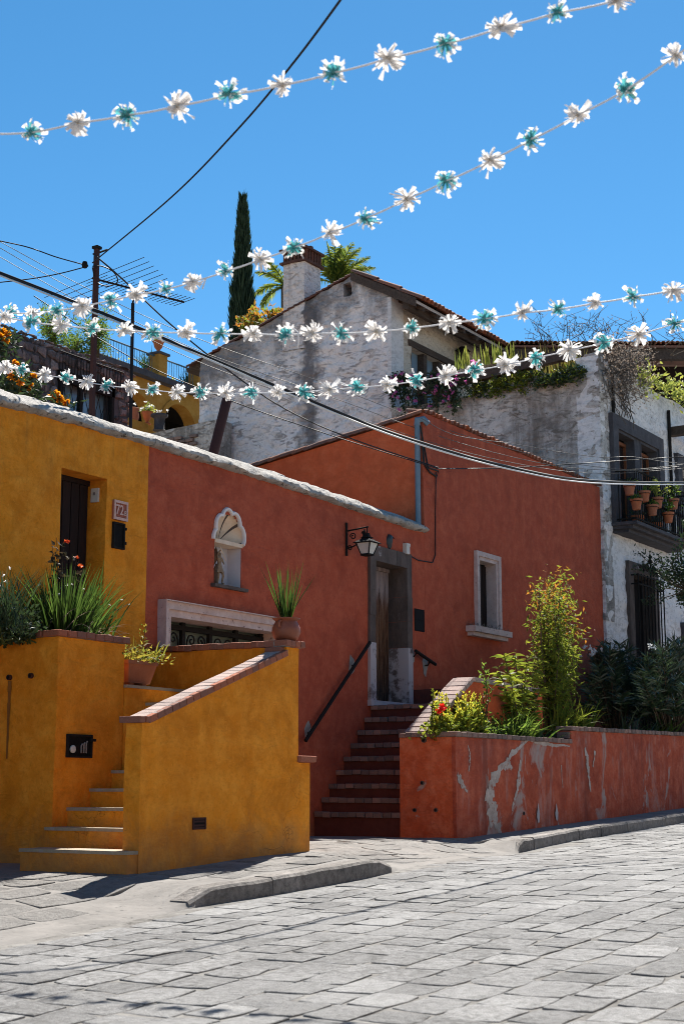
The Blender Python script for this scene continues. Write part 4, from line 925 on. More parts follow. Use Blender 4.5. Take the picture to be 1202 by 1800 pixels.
for nm, m in frame_mb('v', V0-.06, rx0+.25, rx0+1.6, wz0, wz1-.1, .25, .08, .02, 'LRT')+frame_mb('v', V0-.06, rx0+.2, rx0+1.5, .9, 4.1, .22, .08, .02, 'LRT'): part('stone_'+nm, m, darkst, wh)
lw = part('window', MB().box((lu0, V0+.16, lz0), (lu1, V0+.18, lz1)), voidm, wh)
for nm, m in frame_mb('v', V0-.06, lu0+.035, lu1-.035, lz0, lz1-.035, .225, .07, .21, 'LRT'): part('stone_'+nm, m, cantera, wh)
gv = V0-.26
for i in range(9):
    a = lu0-.08+(lu1-lu0+.16)*i/8; part('grille_bar', MB().tube([(a, gv, lz0), (a, gv, lz1-.05)], .014, 5), iron, lw)
for z_ in (lz0+.5, lz0+1.15, lz1-.25, lz1-.08): part('grille_rail', MB().tube([(lu0-.10, gv, z_), (lu1+.10, gv, z_)], .018, 5).tube([(lu0-.10, gv, z_), (lu0-.10, V0-.06, z_)], .014, 5).tube([(lu1+.10, gv, z_), (lu1+.10, V0-.06, z_)], .014, 5), iron, lw)
m = MB(); mu = (lu0+lu1)/2
for sg in (-1, 1):
    for c_, r_ in ((.16, .10), (.34, .075), (.50, .05)): spiral(m, (mu+sg*c_, lz1+.03+r_*.6), r_, math.pi/2-sg*math.pi/2, 1.2, sg, gv, .02)
m.tube([(mu, gv, lz1-.05), (mu, gv, lz1+.36)], .016, 5).lathe((mu, gv, lz1+.20), [(.02, 0), (.055, .04), (.02, .09), (.04, .13), (.01, .2)], 8); part('grille_crest', m, iron, lw)
# balcony
bx0, bx1 = fx(1076, 920), fx(1176, 960); bz = wz0-.03; vb = V0-.52
part('balcony_sill', MB().box((bx0-.08, vb-.05, bz-.06), (bx1+.05, V0-.03, bz)).box((bx0-.03, vb+.05, bz-.12), (bx1-.02, V0-.03, bz-.061)).box((bx0+.03, vb+.16, bz-.18), (bx1-.10, V0-.03, bz-.121)), darkst, wh)
rt = bz+.98
for z_ in (bz+.06, rt-.18, rt): part('balcony_rail', MB().tube([(bx0, V0-.06, z_), (bx0, vb, z_), (bx1, vb, z_), (bx1, V0-.06, z_)], .02, 5), iron, wh)
n = 27
for i in range(n+1):
    a = bx0+(bx1-bx0)*i/n; part('baluster', MB().tube([(a, vb, bz), (a, vb, bz+.42), (a, vb, bz+.47), (a, vb, bz+.52), (a, vb, rt)], [.011, .011, .024, .011, .011], 5), iron, wh)
for a in (bx0, bx1):
    for f in (.35, .7): part('baluster', MB().tube([(a, vb+(V0-.06-vb)*f, bz), (a, vb+(V0-.06-vb)*f, rt)], .011, 5), iron, wh)
part('timber_beam', MB().box((fx(1174, 757), V0-1.1, P(1174, 757, v=V0-.06).z-.12), (fx(1174, 757)+3.2, V0-.95, P(1174, 757, v=V0-.06).z+.10)), beam, wh)
part('beam_end', MB().box((fx(1174, 757)+.02, V0-.95, P(1174, 757, v=V0-.06).z-.10), (fx(1174, 757)+.22, V0, P(1174, 757, v=V0-.06).z+.08)), beam, wh)
part('drain_pipe', MB().tube([(fx(1072, 660), V0-.10, 8.8), (fx(1072, 660), V0-.10, 7.9), (fx(1078, 740), V0-.10, 7.8)], .03, 6), iron, wh)
part('drain_pipe', MB().tube([(fx(1174, 800), V0-.10, 8.7), (fx(1174, 800), V0-.10, wz0)], .035, 6), iron, wh)
part('terrace_floor', MB().box((UG+.41, V0+.41, 7.6), (42, 22, 7.8)), concrete, wh)
# balcony pots
def pot_mb(h, r): return MB().lathe((0, 0, 0), [(r*.62, 0), (r*.85, h*.72), (r*1.0, h*.74), (r*1.03, h), (r*.9, h), (r*.85, h*.9), (.01, h*.88)], 14)
def planted(name, label, cat, loc, potmb, potmat, leafmb, leafmat, group=None, extra=None):
    loc = V(loc); t_ = thing(name, label, cat, loc, group)
    for mbx, nm, mt, sm_2 in [(potmb, 'pot', potmat, 50), (leafmb, 'foliage', leafmat, None)]+(extra or []):
        if mbx is None: continue
        mbx.v = [x+loc for x in mbx.v]; part(nm, mbx, mt, t_, sm_2)
    return t_
vp = vb-.10
specs = [(1106, 870, 'terracotta pot hung highest on the balcony rail beside the white pilaster', 0), (1132, 882, 'shaded terracotta pot hung second along the balcony rail', 0), (1118, 896, 'terracotta pot hung below the highest pot on the balcony rail', 1),
         (1146, 906, 'pale mottled terracotta pot low in the middle of the balcony rail', 1), (1155, 893, 'terracotta pot with a bright bushy jade plant on the balcony rail', 3), (1174, 919, 'pinkish terracotta pot hung lowest towards the far end of the balcony', 2), (1183, 895, 'dark small terracotta pot in shade at the far balcony corner', 2)]
for x, y, lab, k in specs:
    q = P(x, y, v=vp); f = MB(); top = V((0, 0, .20))
    if k == 0:
        for _ in range(14): f.blade(top+V((R.gauss(0, .03), R.gauss(0, .03), -.03)), (R.gauss(0, .6), R.gauss(0, .6), 1), R.uniform(.1, .25), .02, .5, 3)
    elif k == 1:
        for _ in range(40): f.leaf(top+V((R.gauss(0, .06), R.gauss(0, .06), R.uniform(-.02, .08))), (R.gauss(0, 1), R.gauss(0, 1), R.gauss(.2, .5)), .06, .035)
    else:
        n_ = 16 if k == 3 else 9
        for _ in range(n_):
            e = top+V((R.gauss(0, .13), R.gauss(0, .10), R.uniform(.10, .34))); f.tube([top-V((0, 0, .04)), top.lerp(e, .5)+V((0, 0, .02)), e], [.008, .006, .004], 4)
            for _ in range(7): f.leaf(e+V((R.gauss(0, .03), R.gauss(0, .03), R.gauss(0, .03))), (R.gauss(0, 1), R.gauss(0, 1), R.gauss(.3, .5)), .07, .045)
    t_ = planted('potted_plant', lab, 'potted plant', q, pot_mb(.20, .115), terra, f, leaf_s if k == 3 else leaf_g, 'pots hung on the iron balcony rail')
    part('hanging_ring', MB().tube([q+V((.115*math.cos(g), .115*math.sin(g), .15)) for g in rng(0, 2*math.pi, 12)], .007, 4).tube([q+V((0, .115, .15)), q+V((0, .125, .30))], .007, 4), iron, t_)
for x, y, lab in ((1121, 945, 'terracotta pot standing behind the balusters near the middle of the balcony floor'), (1153, 957, 'terracotta pot standing behind the balusters at the far part of the balcony floor')):
    q = P(x, y, v=vb+.22); q.z = bz; f = MB()
    for _ in range(26): f.blade((R.gauss(0, .04), R.gauss(0, .04), .18), (R.gauss(0, .7), R.gauss(0, .5), 1), R.uniform(.15, .4), .022, .7, 3)
    planted('potted_plant', lab, 'potted plant', q, pot_mb(.22, .13), terra, f, leaf_d, 'pots on the balcony floor')

# gabled house
gh = thing('gabled_house', 'tall grey white rough stucco house with tiled gable roof, chimney and porch window', 'house', (UG, VG, 7))
rid = P(618, 482, u=UG); eL = P(340, 637, u=UG)
zg = lambda v: lerp([VG, rid.y, eL.y], [10.98, rid.z-.03, eL.z-.05], v)
hv, hzv = P(610, 507, u=UG).y, P(610, 507, u=UG).z
part('gable_wall', wallmb('u', UG+.003, UG+.4, VG+.002, 19.86, 4.0, zg, [(hv-.09, hv+.11, hzv-.16, hzv+.12, .5)], .055, .085, 2.1, rough=True), gablem, gh, 60)
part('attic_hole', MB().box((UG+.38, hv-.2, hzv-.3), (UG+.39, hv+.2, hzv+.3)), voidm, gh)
u0w, u1w = P(722, 640, v=VG).x, P(800, 640, v=VG).x; zw1 = P(722, 610, v=VG).z
part('porch_wall', wallmb('v', VG, VG+.35, UG+.08, 34, 7.8, 10.95, [(u0w, u1w, 8.85, zw1, .22)], .2, .03, 1.8), whit('porch_shade_stucco', (.52, .44, .36), (.30, .24, .18), (.58, .51, .43), .05, th=.62), gh, 50)  # shade on the porch wall put into its brownish colour
part('corner_light_band', MB().box((UG-.0, VG-.03, 7.8), (UG+.5, VG+.06, 10.95)), whit('painted_light_stucco', (.62, .60, .60), (.40, .38, .38), (.70, .68, .68), .03, th=.6), gh)  # pale strip paints the brighter light at the start of the wall
wn_ = part('window', MB().box((u0w, VG+.18, 8.85), (u1w, VG+.20, zw1)), glassb, gh)
for i in range(4):
    a = u0w+(u1w-u0w)*i/3; part('window_post', MB().box((a-.07, VG+.02, 8.85), (a+.07, VG+.18, zw1)), beam, wn_)
part('window_head', MB().box((u0w-.12, VG-.04, zw1+.002), (u1w+.12, VG+.2, zw1+.14)), beam, wn_)
eav = V((UG-.12, 14.28, 10.80)); e2 = 31.0
def sl(v): return rid.z+.06-(rid.z+.06-eav.z)*(rid.y-v)/(rid.y-eav.y)
part('roof_deck', MB().hexa([(UG-.05, eav.y+.05, eav.z-.09), (e2, eav.y+.05, eav.z-.09), (e2, rid.y, rid.z-.04), (UG-.05, rid.y, rid.z-.04)], [(UG-.05, eav.y+.05, eav.z-.03), (e2, eav.y+.05, eav.z-.03), (e2, rid.y, rid.z+.02), (UG-.05, rid.y, rid.z+.02)]), paint_white, gh)
part('roof_deck', MB().hexa([(UG+.1, rid.y, rid.z-.08), (e2, rid.y, rid.z-.08), (e2, 20.3, eL.z-.16), (UG+.1, 20.3, eL.z-.16)], [(UG+.1, rid.y, rid.z-.0), (e2, rid.y, rid.z-.0), (e2, 20.3, eL.z-.08), (UG+.1, 20.3, eL.z-.08)]), beam, gh)
part('fascia', MB().hexa([(UG+.02, eav.y+.25, eav.z-.18), (e2, eav.y+.25, eav.z-.18), (e2, eav.y+.40, eav.z-.14), (UG+.02, eav.y+.40, eav.z-.14)], [(UG+.02, eav.y+.25, eav.z-.01), (e2, eav.y+.25, eav.z-.01), (e2, eav.y+.40, eav.z+.06), (UG+.02, eav.y+.40, eav.z+.06)]), beam, gh)
for i in range(9):
    a = UG+.35+(e2-UG-.6)*i/8; part('rafter', MB().hexa([(a-.05, eav.y+.08, eav.z-.17), (a+.05, eav.y+.08, eav.z-.17), (a+.05, VG, sl(VG)-.24), (a-.05, VG, sl(VG)-.24)], [(a-.05, eav.y+.08, eav.z-.095), (a+.05, eav.y+.08, eav.z-.095), (a+.05, VG, sl(VG)-.14), (a-.05, VG, sl(VG)-.14)]), beam, gh)
part('verge_board', MB().hexa([(UG-.075, eav.y+.03, eav.z-.19), (UG-.052, eav.y+.03, eav.z-.19), (UG-.052, rid.y-.02, rid.z-.16), (UG-.075, rid.y-.02, rid.z-.16)], [(UG-.075, eav.y+.03, eav.z+.0), (UG-.052, eav.y+.03, eav.z+.0), (UG-.052, rid.y-.02, rid.z+.02), (UG-.075, rid.y-.02, rid.z+.02)]), beam, gh)
for i in range(34):
    a = UG-.06+(e2-UG)*(i+.5)/34
    va = rid.y
    for k in range(3):
        v1 = rid.y-(rid.y-eav.y+.04)*k/3; v2 = rid.y-(rid.y-eav.y+.04)*(k+1.12)/3
        tile(gh, (a+R.uniform(-.008, .008), v1, sl(v1)-.01), (a+R.uniform(-.01, .01), v2, sl(v2)+.014+R.uniform(-.008, .01)), .085, tilem)
n = 30
for i in range(n):
    v1 = rid.y+(20.2-rid.y)*i/n; v2 = rid.y+(20.2-rid.y)*(i+1.1)/n; zz_ = lambda v: rid.z+.0-(rid.z-eL.z+.02)*(v-rid.y)/(eL.y-rid.y)
    tile(gh, (UG+.05, v1, zz_(v1)-.03), (UG+.05, v2, zz_(v2)-.02+R.uniform(-.008, .008)), .085, crownm)
# chimney with brick crown
cv0, cv1 = P(535, 540, u=UG).y, P(498, 540, u=UG).y; cw = .62; ctop = P(520, 462, u=UG).z
part('chimney', wallmb('u', UG-.01, UG+cw, cv0, cv1, 10.2, ctop, (), .045, .05, 2.4, rough=True), chimm, gh, 60)
part('chimney', wallmb('v', cv0+.004, cv1, UG-.005, UG+cw, 10.2, ctop-.002, (), .1, .02, 2.4), chimm, gh, 60)
part('crown_plate', MB().box((UG-.07, cv0-.06, ctop), (UG+cw+.06, cv1+.06, ctop+.05)), crownm, gh)
q0 = ctop+.051
for (a, b, n) in (((UG-.02, cv0, q0), (UG-.02, cv1, q0), 6), ((UG-.02, cv0-.02, q0), (UG+cw, cv0-.02, q0), 6), ((UG+cw-.06, cv0, q0), (UG+cw-.06, cv1, q0), 5)):
    a, b = V(a), V(b)
    for i in range(n): p = a.lerp(b, (i+.5)/n); inst('brick', R.choice(brick_mesh(crownm)), gh, Matrix.Translation(p+V((.03, .02, .12))) @ Matrix.Rotation(R.uniform(-.1, .1), 4, 'Z') @ Matrix.Diagonal((.06, .055, .24, 1)))
part('crown_plate', MB().box((UG-.08, cv0-.07, q0+.24), (UG+cw+.07, cv1+.07, q0+.29)), crownm, gh)
for k in range(7): inst('brick', R.choice(brick_mesh(crownm)), gh, Matrix.Translation(V((UG+.1+.07*k, cv0+.12+.05*(k % 3), q0+.32+.03*(k % 2)))) @ Matrix.Rotation(k*.5, 4, 'Z') @ Matrix.Diagonal((.22, .1, .07, 1)))
part('porch_lamp', MB().hexa(*[[V((P(802, 627, v=VG).x+sx*r_, VG-.16+sy*r_, P(802, y_, v=VG).z)) for sx, sy in ((-1, -1), (1, -1), (1, 1), (-1, 1))] for r_, y_ in ((.07, 640), (.11, 620))]).hexa(*[[V((P(802, 627, v=VG).x+sx*r_, VG-.16+sy*r_, P(802, y_, v=VG).z)) for sx, sy in ((-1, -1), (1, -1), (1, 1), (-1, 1))] for r_, y_ in ((.13, 619), (.03, 611))]), iron, gh)
# terrace rail beam of old timber
a, b = P(735, 684, u=UG-.06), P(1003, 619, u=UG-.06)
solo('terrace_beam', MB().hexa([a+V((-.06, 0, -.13)), b+V((-.06, 0, -.13)), b+V((.08, 0, -.13)), a+V((.08, 0, -.13))], [a+V((-.06, 0, .08)), b+V((-.06, 0, .08)), b+V((.08, 0, .08)), a+V((.08, 0, .08))]), beam, 'long weathered timber beam lying along the planted edge of the white roof terrace', 'beam', a)
# tiled canopy over the far terrace
a, b = P(896, 606, d=33.5), P(1260, 618, d=33.5); b.z = a.z; dr_ = (b-a).normalized(); bk = V((-dr_.y, dr_.x, 0))
ca = thing('terrace_canopy', 'low tiled canopy on dark timber beams above the planted terrace of the white house', 'canopy', a)
part('deck', MB().hexa([a+bk*.02+V((0, 0, -.05)), b+bk*.02+V((0, 0, -.05)), b+bk*3+V((0, 0, .35)), a+bk*3+V((0, 0, .35))], [a+bk*.02, b+bk*.02, b+bk*3+V((0, 0, .42)), a+bk*3+V((0, 0, .42))]), tilem, ca)
part('fascia_beam', MB().hexa([a+bk*.10+V((0, 0, -.30)), b+bk*.10+V((0, 0, -.30)), b+bk*.26+V((0, 0, -.30)), a+bk*.26+V((0, 0, -.30))], [a+bk*.10+V((0, 0, -.053)), b+bk*.10+V((0, 0, -.053)), b+bk*.26+V((0, 0, -.053)), a+bk*.26+V((0, 0, -.053))]), beam, ca)
part('back_wall', MB().hexa([a+bk*2.6+V((0, 0, -2.9)), b+bk*2.6+V((0, 0, -2.9)), b+bk*2.8+V((0, 0, -2.9)), a+bk*2.8+V((0, 0, -2.9))], [a+bk*2.6+V((0, 0, .25)), b+bk*2.6+V((0, 0, .25)), b+bk*2.8+V((0, 0, .25)), a+bk*2.8+V((0, 0, .25))]), darkdoor, ca)
for f in (.1, .45, .66, .9): p = a.lerp(b, f)+bk*.18; part('post', MB().box((p.x-.07, p.y-.07, 7.8), (p.x+.07, p.y+.07, a.z-.30)), beam, ca)
n = 44
for i in range(n): p = a.lerp(b, (i+.5)/n); tile(ca, p+bk*1.0+V((0, 0, .15)), p-bk*.04+V((0, 0, .015+R.uniform(-.01, .01))), .07, tilem)

# ------------------------------------------------------------------ far slope: rubble wall, arched house, ruin
VS = 16.0
sw = thing('rubble_wall', 'dark rubble stone wall with an iron grilled window on the slope behind the yellow house', 'wall', (17, VS, 5))
swr = P(226, 690, v=VS).x; swt = 7.88
gu0, gu1 = P(105, 690, v=VS).x, P(196, 690, v=VS).x; gt = P(105, 652, v=VS).z
part('wall', wallmb('v', VS, VS+.5, 11, swr, 3.5, lambda a: swt-.05, [(gu0, gu1, 5.0, gt, .2)], .3, .02), simple('rubble_mortar', (.05, .042, .045), (.10, .085, .085), 6), sw, 50)
sq = []; z_ = 6.2
while z_ < swt:
    h_ = R.uniform(.085, .16); a = 14.6
    while a < swr:
        L = R.uniform(.08, .22); e = .008
        if not (gu0-.08 < a+L*.6 and a < gu1+.04 and z_ < gt+.04): sq.append([V((x, VS+.0, zz_)) for x, zz_ in ((a+e, z_+e+R.uniform(-.03, .03)), (a+L-e, z_+e+R.uniform(-.03, .03)), (a+L-e+R.uniform(-.03, .03), min(swt+.02, z_+h_-e)), (a+e+R.uniform(-.03, .03), min(swt+.02, z_+h_-e)))])
        a += L
    z_ += h_
stones(sw, sq, rubble, 'stone', 290, .035, -.03, .03, .022, stuff='small_stones')
gw_ = part('window', MB().box((gu0, VS+.16, 5.0), (gu1, VS+.18, gt)), glassb, sw)
for f in (0, .38, 1): a = gu0+(gu1-gu0)*f; part('frame_post', MB().box((a-.03, VS-.05, 5.0), (a+.03, VS+.03, gt)), iron, gw_)
part('frame_head', MB().box((gu0-.05, VS-.05, gt-.16), (gu1+.05, VS+.03, gt+.02)), iron, gw_)
m = MB(); nb = 15
for i in range(nb):
    a = gu0+(gu1-gu0)*(i+.5)/nb; m.tube([V((a+.035*math.sin(k*1.4+(i % 2)*math.pi), VS-.02, gt-.16-.11*k)) for k in range(12)], .008, 4)
part('wavy_bars', m, iron, gw_)
m = MB()
for f in rng(0, 1, 22): a = gu0-.1+(gu1-gu0+.3)*f; m.tube([V((a, VS-.08, gt-.02)), V((a, VS-.08, gt+.3))], .008, 4)
m.tube([V((gu0-.1, VS-.08, gt+.3)), V((gu1+.2, VS-.08, gt+.3))], .012, 4); part('upper_grille', m, iron, sw)
# arched ochre house
VAH = 24.0
ah = thing('arched_house', 'ochre house with two dark arches and a railed roof terrace behind the garden wall', 'house', (29, VAH, 8))
cz = 11.36; holes = []; arcs = []
for (xc, hw_) in ((316, 31), (238, 33)):
    c = P(xc, 745, v=VAH); r_ = (P(xc+hw_, 745, v=VAH).x-P(xc-hw_, 745, v=VAH).x)/2; zt = P(xc, 708 if xc > 300 else 686, v=VAH).z; zs = zt-r_
    holes.append((c.x-r_, c.x+r_, 8.2, zs, .3))
    for i in range(9): t1 = (i+1)/9; w_ = r_*math.sqrt(max(0, 1-(t1-.03)**2)); holes.append((c.x-w_, c.x+w_, zs+r_*i/9, zs+r_*t1, .3))
    m = MB(); vs = []
    for g in rng(0, math.pi, 24):
        for rr_, vv_ in ((r_*.93, VAH-.025), (r_*1.12, VAH-.025), (r_*1.12, VAH+.02), (r_*.93, VAH+.34)): vs.append(V((c.x+rr_*math.cos(g), vv_, zs+rr_*math.sin(g))))
    m.add(vs, [(i*4+j, i*4+(j+1) % 4, (i+1)*4+(j+1) % 4, (i+1)*4+j) for i in range(24) for j in range(4)]); arcs.append(m)
part('wall', wallmb('v', VAH, VAH+.5, 26.5, 35, 6.5, cz-.1, holes, .4, .006), ochre, ah, 30)
for m in arcs: part('arch_ring', m, ochre, ah, 40)
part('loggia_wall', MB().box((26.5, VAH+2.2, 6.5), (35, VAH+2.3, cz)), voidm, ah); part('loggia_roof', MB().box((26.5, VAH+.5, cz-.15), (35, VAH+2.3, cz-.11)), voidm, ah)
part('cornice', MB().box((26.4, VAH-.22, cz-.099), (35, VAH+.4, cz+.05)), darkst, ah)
pil = []
for x in (278, 348):
    q = P(x, 690, v=VAH-.05); w_ = .17; pil.append(q.x)
    part('pillar', MB().box((q.x-w_, VAH-.2, cz+.05), (q.x+w_, VAH+.14, cz+.62)), ochre, ah); part('pillar_cap', MB().box((q.x-w_-.05, VAH-.25, cz+.62), (q.x+w_+.05, VAH+.19, cz+.68)), darkst, ah)
part('handrail', MB().tube([(26.4, VAH-.05, cz+.58), (35, VAH-.05, cz+.58)], .022, 5).tube([(26.4, VAH-.05, cz+.12), (35, VAH-.05, cz+.12)], .015, 5), simple('blue_grey_iron', (.06, .11, .15), (.09, .15, .19), 9), ah)
bm_ = MB().tube([(0, 0, 0), (0, 0, .46)], .009, 4).mesh('baluster', simple('blue_iron', (.06, .11, .15), (.09, .15, .19), 9))
for i in range(56): inst('baluster', bm_, ah, Matrix.Translation((27.2+i*.1, VAH-.05, cz+.12)))
def urn(label, q, h, r, leaf, lm, flowers=None):
    f = MB()
    for _ in range(90): f.leaf(V((R.gauss(0, r*.7), R.gauss(0, r*.7), h*.95+abs(R.gauss(0, r*.6)))), (R.gauss(0, 1), R.gauss(0, 1), R.gauss(.3, .6)), leaf, leaf*.6)
    pt = MB().lathe((0, 0, 0), [(r*.7, 0), (r*.7, h*.06), (r*.3, h*.14), (r*.28, h*.26), (r*.7, h*.5), (r*.86, h*.8), (r*1.08, h*.94), (r*1.05, h), (r*.9, h*.97), (.01, h*.9)], 14)
    ex = []
    if flowers:
        fm = MB()
        for _ in range(20): flower_mb(fm, V((R.gauss(0, r*.9), R.gauss(0, r*.9), h*1.05+abs(R.gauss(0, r*.7)))), .05, 5)
        ex = [(fm, 'blossoms', flowers, None)]
    return planted('potted_plant', label, 'potted plant', q, pt, terra, f, lm, None, ex)
urn('terracotta urn with green tuft standing on the roof terrace pillar of the ochre house', (pil[0], VAH-.03, cz+.68), .34, .15, .08, leaf_g)
def tub(label, q, h, r, bl, n, lm=leaf_gr):
    f = MB()
    for _ in range(n): f.blade((R.gauss(0, r*.4), R.gauss(0, r*.4), h*.8), (R.gauss(0, .35), R.gauss(0, .35), 1), bl*R.uniform(.6, 1.1), .035, .5, 3)
    return planted('potted_plant', label, 'potted plant', q, pot_mb(h, r), terra, f, lm)
tub('terracotta tub of tall grass behind the railing next to the urn pillar', (P(262, 660, v=VAH+.25).x, VAH+.25, cz+.05), .24, .20, .62, 70)
tub('terracotta tub of shorter grass behind the railing by the gabled house', (P(332, 680, v=VAH+.25).x, VAH+.25, cz+.05), .24, .20, .46, 70)
fm = MB(); fl = MB()
for _ in range(500):
    a = R.choice((28.3, 28.7, 29.7, 30.2, 30.6, 31.3))+R.gauss(0, .16); p = V((a, VAH+.7+R.gauss(0, .12), cz+.05+abs(R.gauss(0, .17)))); fm.leaf(p, (R.gauss(0, 1), R.gauss(0, 1), 1), .08, .05)
solo('yellow_flowers', fm, pet_y, 'bright yellow flowers showing between the railing bars on the ochre terrace', 'flowers', (29.5, VAH+.7, cz+.05), kind='stuff')
# low things in front of the arches
q = P(262, 755, v=22.5); tb = 9.25
urn('pale urn with light green leaves and white blossoms in front of the dark arch', (P(259, 742, v=22).x, 22, P(259, 746, v=22).z), .30, .13, .11, leaf_s, pet_w)
q = P(234, 742, v=22); solo('terracotta_jar', MB().lathe(q, [(.11, 0), (.14, .12), (.12, .26), (.15, .32), (.14, .33), (.11, .3), (.01, .27)], 14), terra, 'plain terracotta jar beside the thin mast pipe in front of the arch', 'jar', q, 50)
q = P(280, 757, v=21.5); solo('stone_baluster_column', MB().lathe(q, [(.15, 0), (.12, .05), (.12, .24), (.14, .30), (.20, .33), (.20, .38), (.01, .385)], 14), darkst, 'short grey stone column with wide cap in front of the arches', 'column', q, 50)
part_q = P(250, 762, v=21.6)
solo('ochre_ledge', MB().box((part_q.x-1.4, 21.7, 8.0), (part_q.x+.35, 22.3, P(250, 750, v=22).z)), ochre, 'low ochre garden ledge carrying the urn below the arches', 'wall', (part_q.x, 22, 8))
# ruined brick wall beside the gabled house
bq = P(357, 742, u=25.0); rw = thing('ruined_brick_wall', 'old grey brick wall stub with exposed courses against the gabled house', 'wall', (25, bq.y, 6))
zt0 = bq.z
part('wall', wallmb('u', 25.0, 25.5, bq.y-.4, bq.y+1.6, 6, lambda v: zt0-.05*(v-bq.y), (), .15, .03, 2), dirty, rw, 50)
for k in range(5):
    for i in range(5):
        if R.random() < .85: inst('brick', R.choice(brick_mesh(brickd)), rw, Matrix.Translation((24.975, bq.y+.22+.21*i+(.1 if k % 2 else 0), zt0-.28-.085*k)) @ Matrix.Diagonal((.08, .19, .066, 1)))
# ------------------------------------------------------------------ houses on the other side of the street (the garlands and cables span to them)
for k, (ua, ub_, hh, col, lab) in enumerate(((-14, -3, 5.6, (.70, .58, .42), 'cream house across the street behind the viewer'), (-2.9, 9, 6.6, (.72, .50, .30), 'pale ochre house across the street with the tallest front'), (9.1, 22, 5.2, (.74, .66, .56), 'whitewashed house across the street up the slope'), (22.1, 40, 6.0, (.70, .52, .36), 'sandy house across the street at the upper end'))):
    th_ = thing('street_house', lab, 'house', ((ua+ub_)/2, -3.6, gz(ua)-.2)); wm = plaster('opposite_plaster', col, tuple(x*.85 for x in col), tuple(min(.85, x*1.08) for x in col), .4, .01); zb_ = gz((ua+ub_)/2)
    m = MB().box((ua, -11, -1.5), (ub_, -3.6, hh+zb_)); part('wall', m, wm, th_); part('coping', MB().box((ua-.02, -3.9, hh+zb_), (ub_+.02, -3.5, hh+zb_+.12)), mortar, th_)
    for f in (.2, .55, .85):
        a = ua+(ub_-ua)*f; d = part('window' if f != .55 else 'door', MB().box((a-.5, -3.62, zb_+(1.2 if f != .55 else 0)), (a+.5, -3.57, zb_+2.6)), darkdoor, th_)
        for nm, m in frame_mb('v', -3.6, a-.5, a+.5, zb_+(1.2 if f != .55 else 0), zb_+2.6, .15, 0, .06, 'LRT'): part('stone_'+nm, m, pink, th_)
# ------------------------------------------------------------------ plants in the yellow planter, pots by the stairs
def plant(name, label, cat, loc, parts_, group=None, kind=None):
    t_ = thing(name, label, cat, loc, group)
    if kind: t_['kind'] = kind
    for nm, mb, mt in parts_:
        if mb.v: part(nm, mb, mt, t_, None)
    return t_
c0 = P(112, 1100, v=VB+.45); c0.z = 2.28
f = MB()
for _ in range(760):
    g = R.uniform(0, 6.28); r_ = abs(R.gauss(0, .20)); b = c0+V((r_*math.cos(g)*.8, r_*math.sin(g)*.8, 0)); out = R.uniform(.05, .75)
    f.blade(b, (math.cos(g)*out, math.sin(g)*out, 1), R.uniform(.3, .86), R.uniform(.016, .028), R.uniform(.2, 1.0), 5)
fl = MB(); st = MB()
for _ in range(12):
    e = c0+V((R.gauss(0, .3), R.gauss(0, .25), R.uniform(.45, .62))); st.tube([c0, c0.lerp(e, .6)+V((0, 0, .05)), e], [.004, .004, .003], 4); flower_mb(fl, e, .017, 5)
dry = MB()
for _ in range(60):
    g = R.uniform(0, 6.28); b = c0+V((R.gauss(0, .16), R.gauss(0, .14), 0)); dry.blade(b, (math.cos(g)*.8, math.sin(g)*.8, .8), R.uniform(.3, .75), .014, R.uniform(.8, 2.2), 6)
plant('grass_clump', 'big clump of arching grassy leaves with tiny white flowers in the yellow planter', 'plant', c0, [('foliage', f, leaf_gr), ('dry_blades', dry, leaf_dry), ('stem', st, stemg), ('blossoms', fl, pet_w)])
c1 = P(30, 1095, v=VB+.35); c1.z = 2.28; f = MB(); st = MB(); fl = MB()
for k in range(44):
    e = c1+V((R.gauss(0, .30), R.gauss(.1, .25), R.uniform(.10, .34)))
    scatter_shrub(f, st, c1+V((R.gauss(0, .15), R.gauss(.1, .15), 0)), [e], 34, .055, .04, .05, .1, start=.2)
for (x, y) in ((18, 998), (10, 1022), (2, 1030), (8, 1012)):
    e = P(x, y, v=VB+.35); st.tube([c1+V((-.1, 0, .1)), (c1+e)/2+V((.02, 0, 0)), e], .004, 4); flower_mb(fl, e, .019, 6)
plant('ivy_mound', 'dark low ivy mound with wispy white flowers at the outer end of the yellow planter', 'plant', c1, [('foliage', f, leaf_d), ('stem', st, stemg), ('blossoms', fl, pet_w)])
f = MB()
for _ in range(90):
    g = R.uniform(0, 6.28); f.blade(P(12, 1098, v=VB+.3)*1.0+V((R.gauss(0, .05), R.gauss(0, .1), -.02)), (math.cos(g)*.5, math.sin(g)*.5, 1), R.uniform(.3, .7), .016, R.uniform(.3, .8), 5)
plant('grass_clump', 'smaller dark grassy clump beside the ivy at the outer end of the yellow planter', 'plant', P(12, 1098, v=VB+.3), [('foliage', f, leaf_d)])
rb = P(108, 1090, v=VB+.75); rb.z = 2.28; f = MB(); st = MB(); fl = MB()
for (x, y) in ((100, 945), (92, 950), (112, 965), (135, 985), (146, 1000), (104, 985), (120, 1005), (96, 975)):
    e = P(x, y, v=VB+.6); scatter_shrub(f, st, rb, [e], 26, .07, .045, .035, .15, start=.35, sr=.007)
for (x, y) in ((134, 980), (142, 994), (118, 952)): flower_mb(fl, P(x, y, v=VB+.58), .035, 8)
plant('rose_bush', 'thin dark rose bush with red and orange buds growing before the dark door', 'plant', rb, [('foliage', f, thin('rose_leaf', (.02, .018, .012), (.05, .035, .02), .3)), ('stem', st, stemm), ('blossoms', fl, thin('rose_petal', (.30, .03, .012), (.45, .09, .02), .4))])
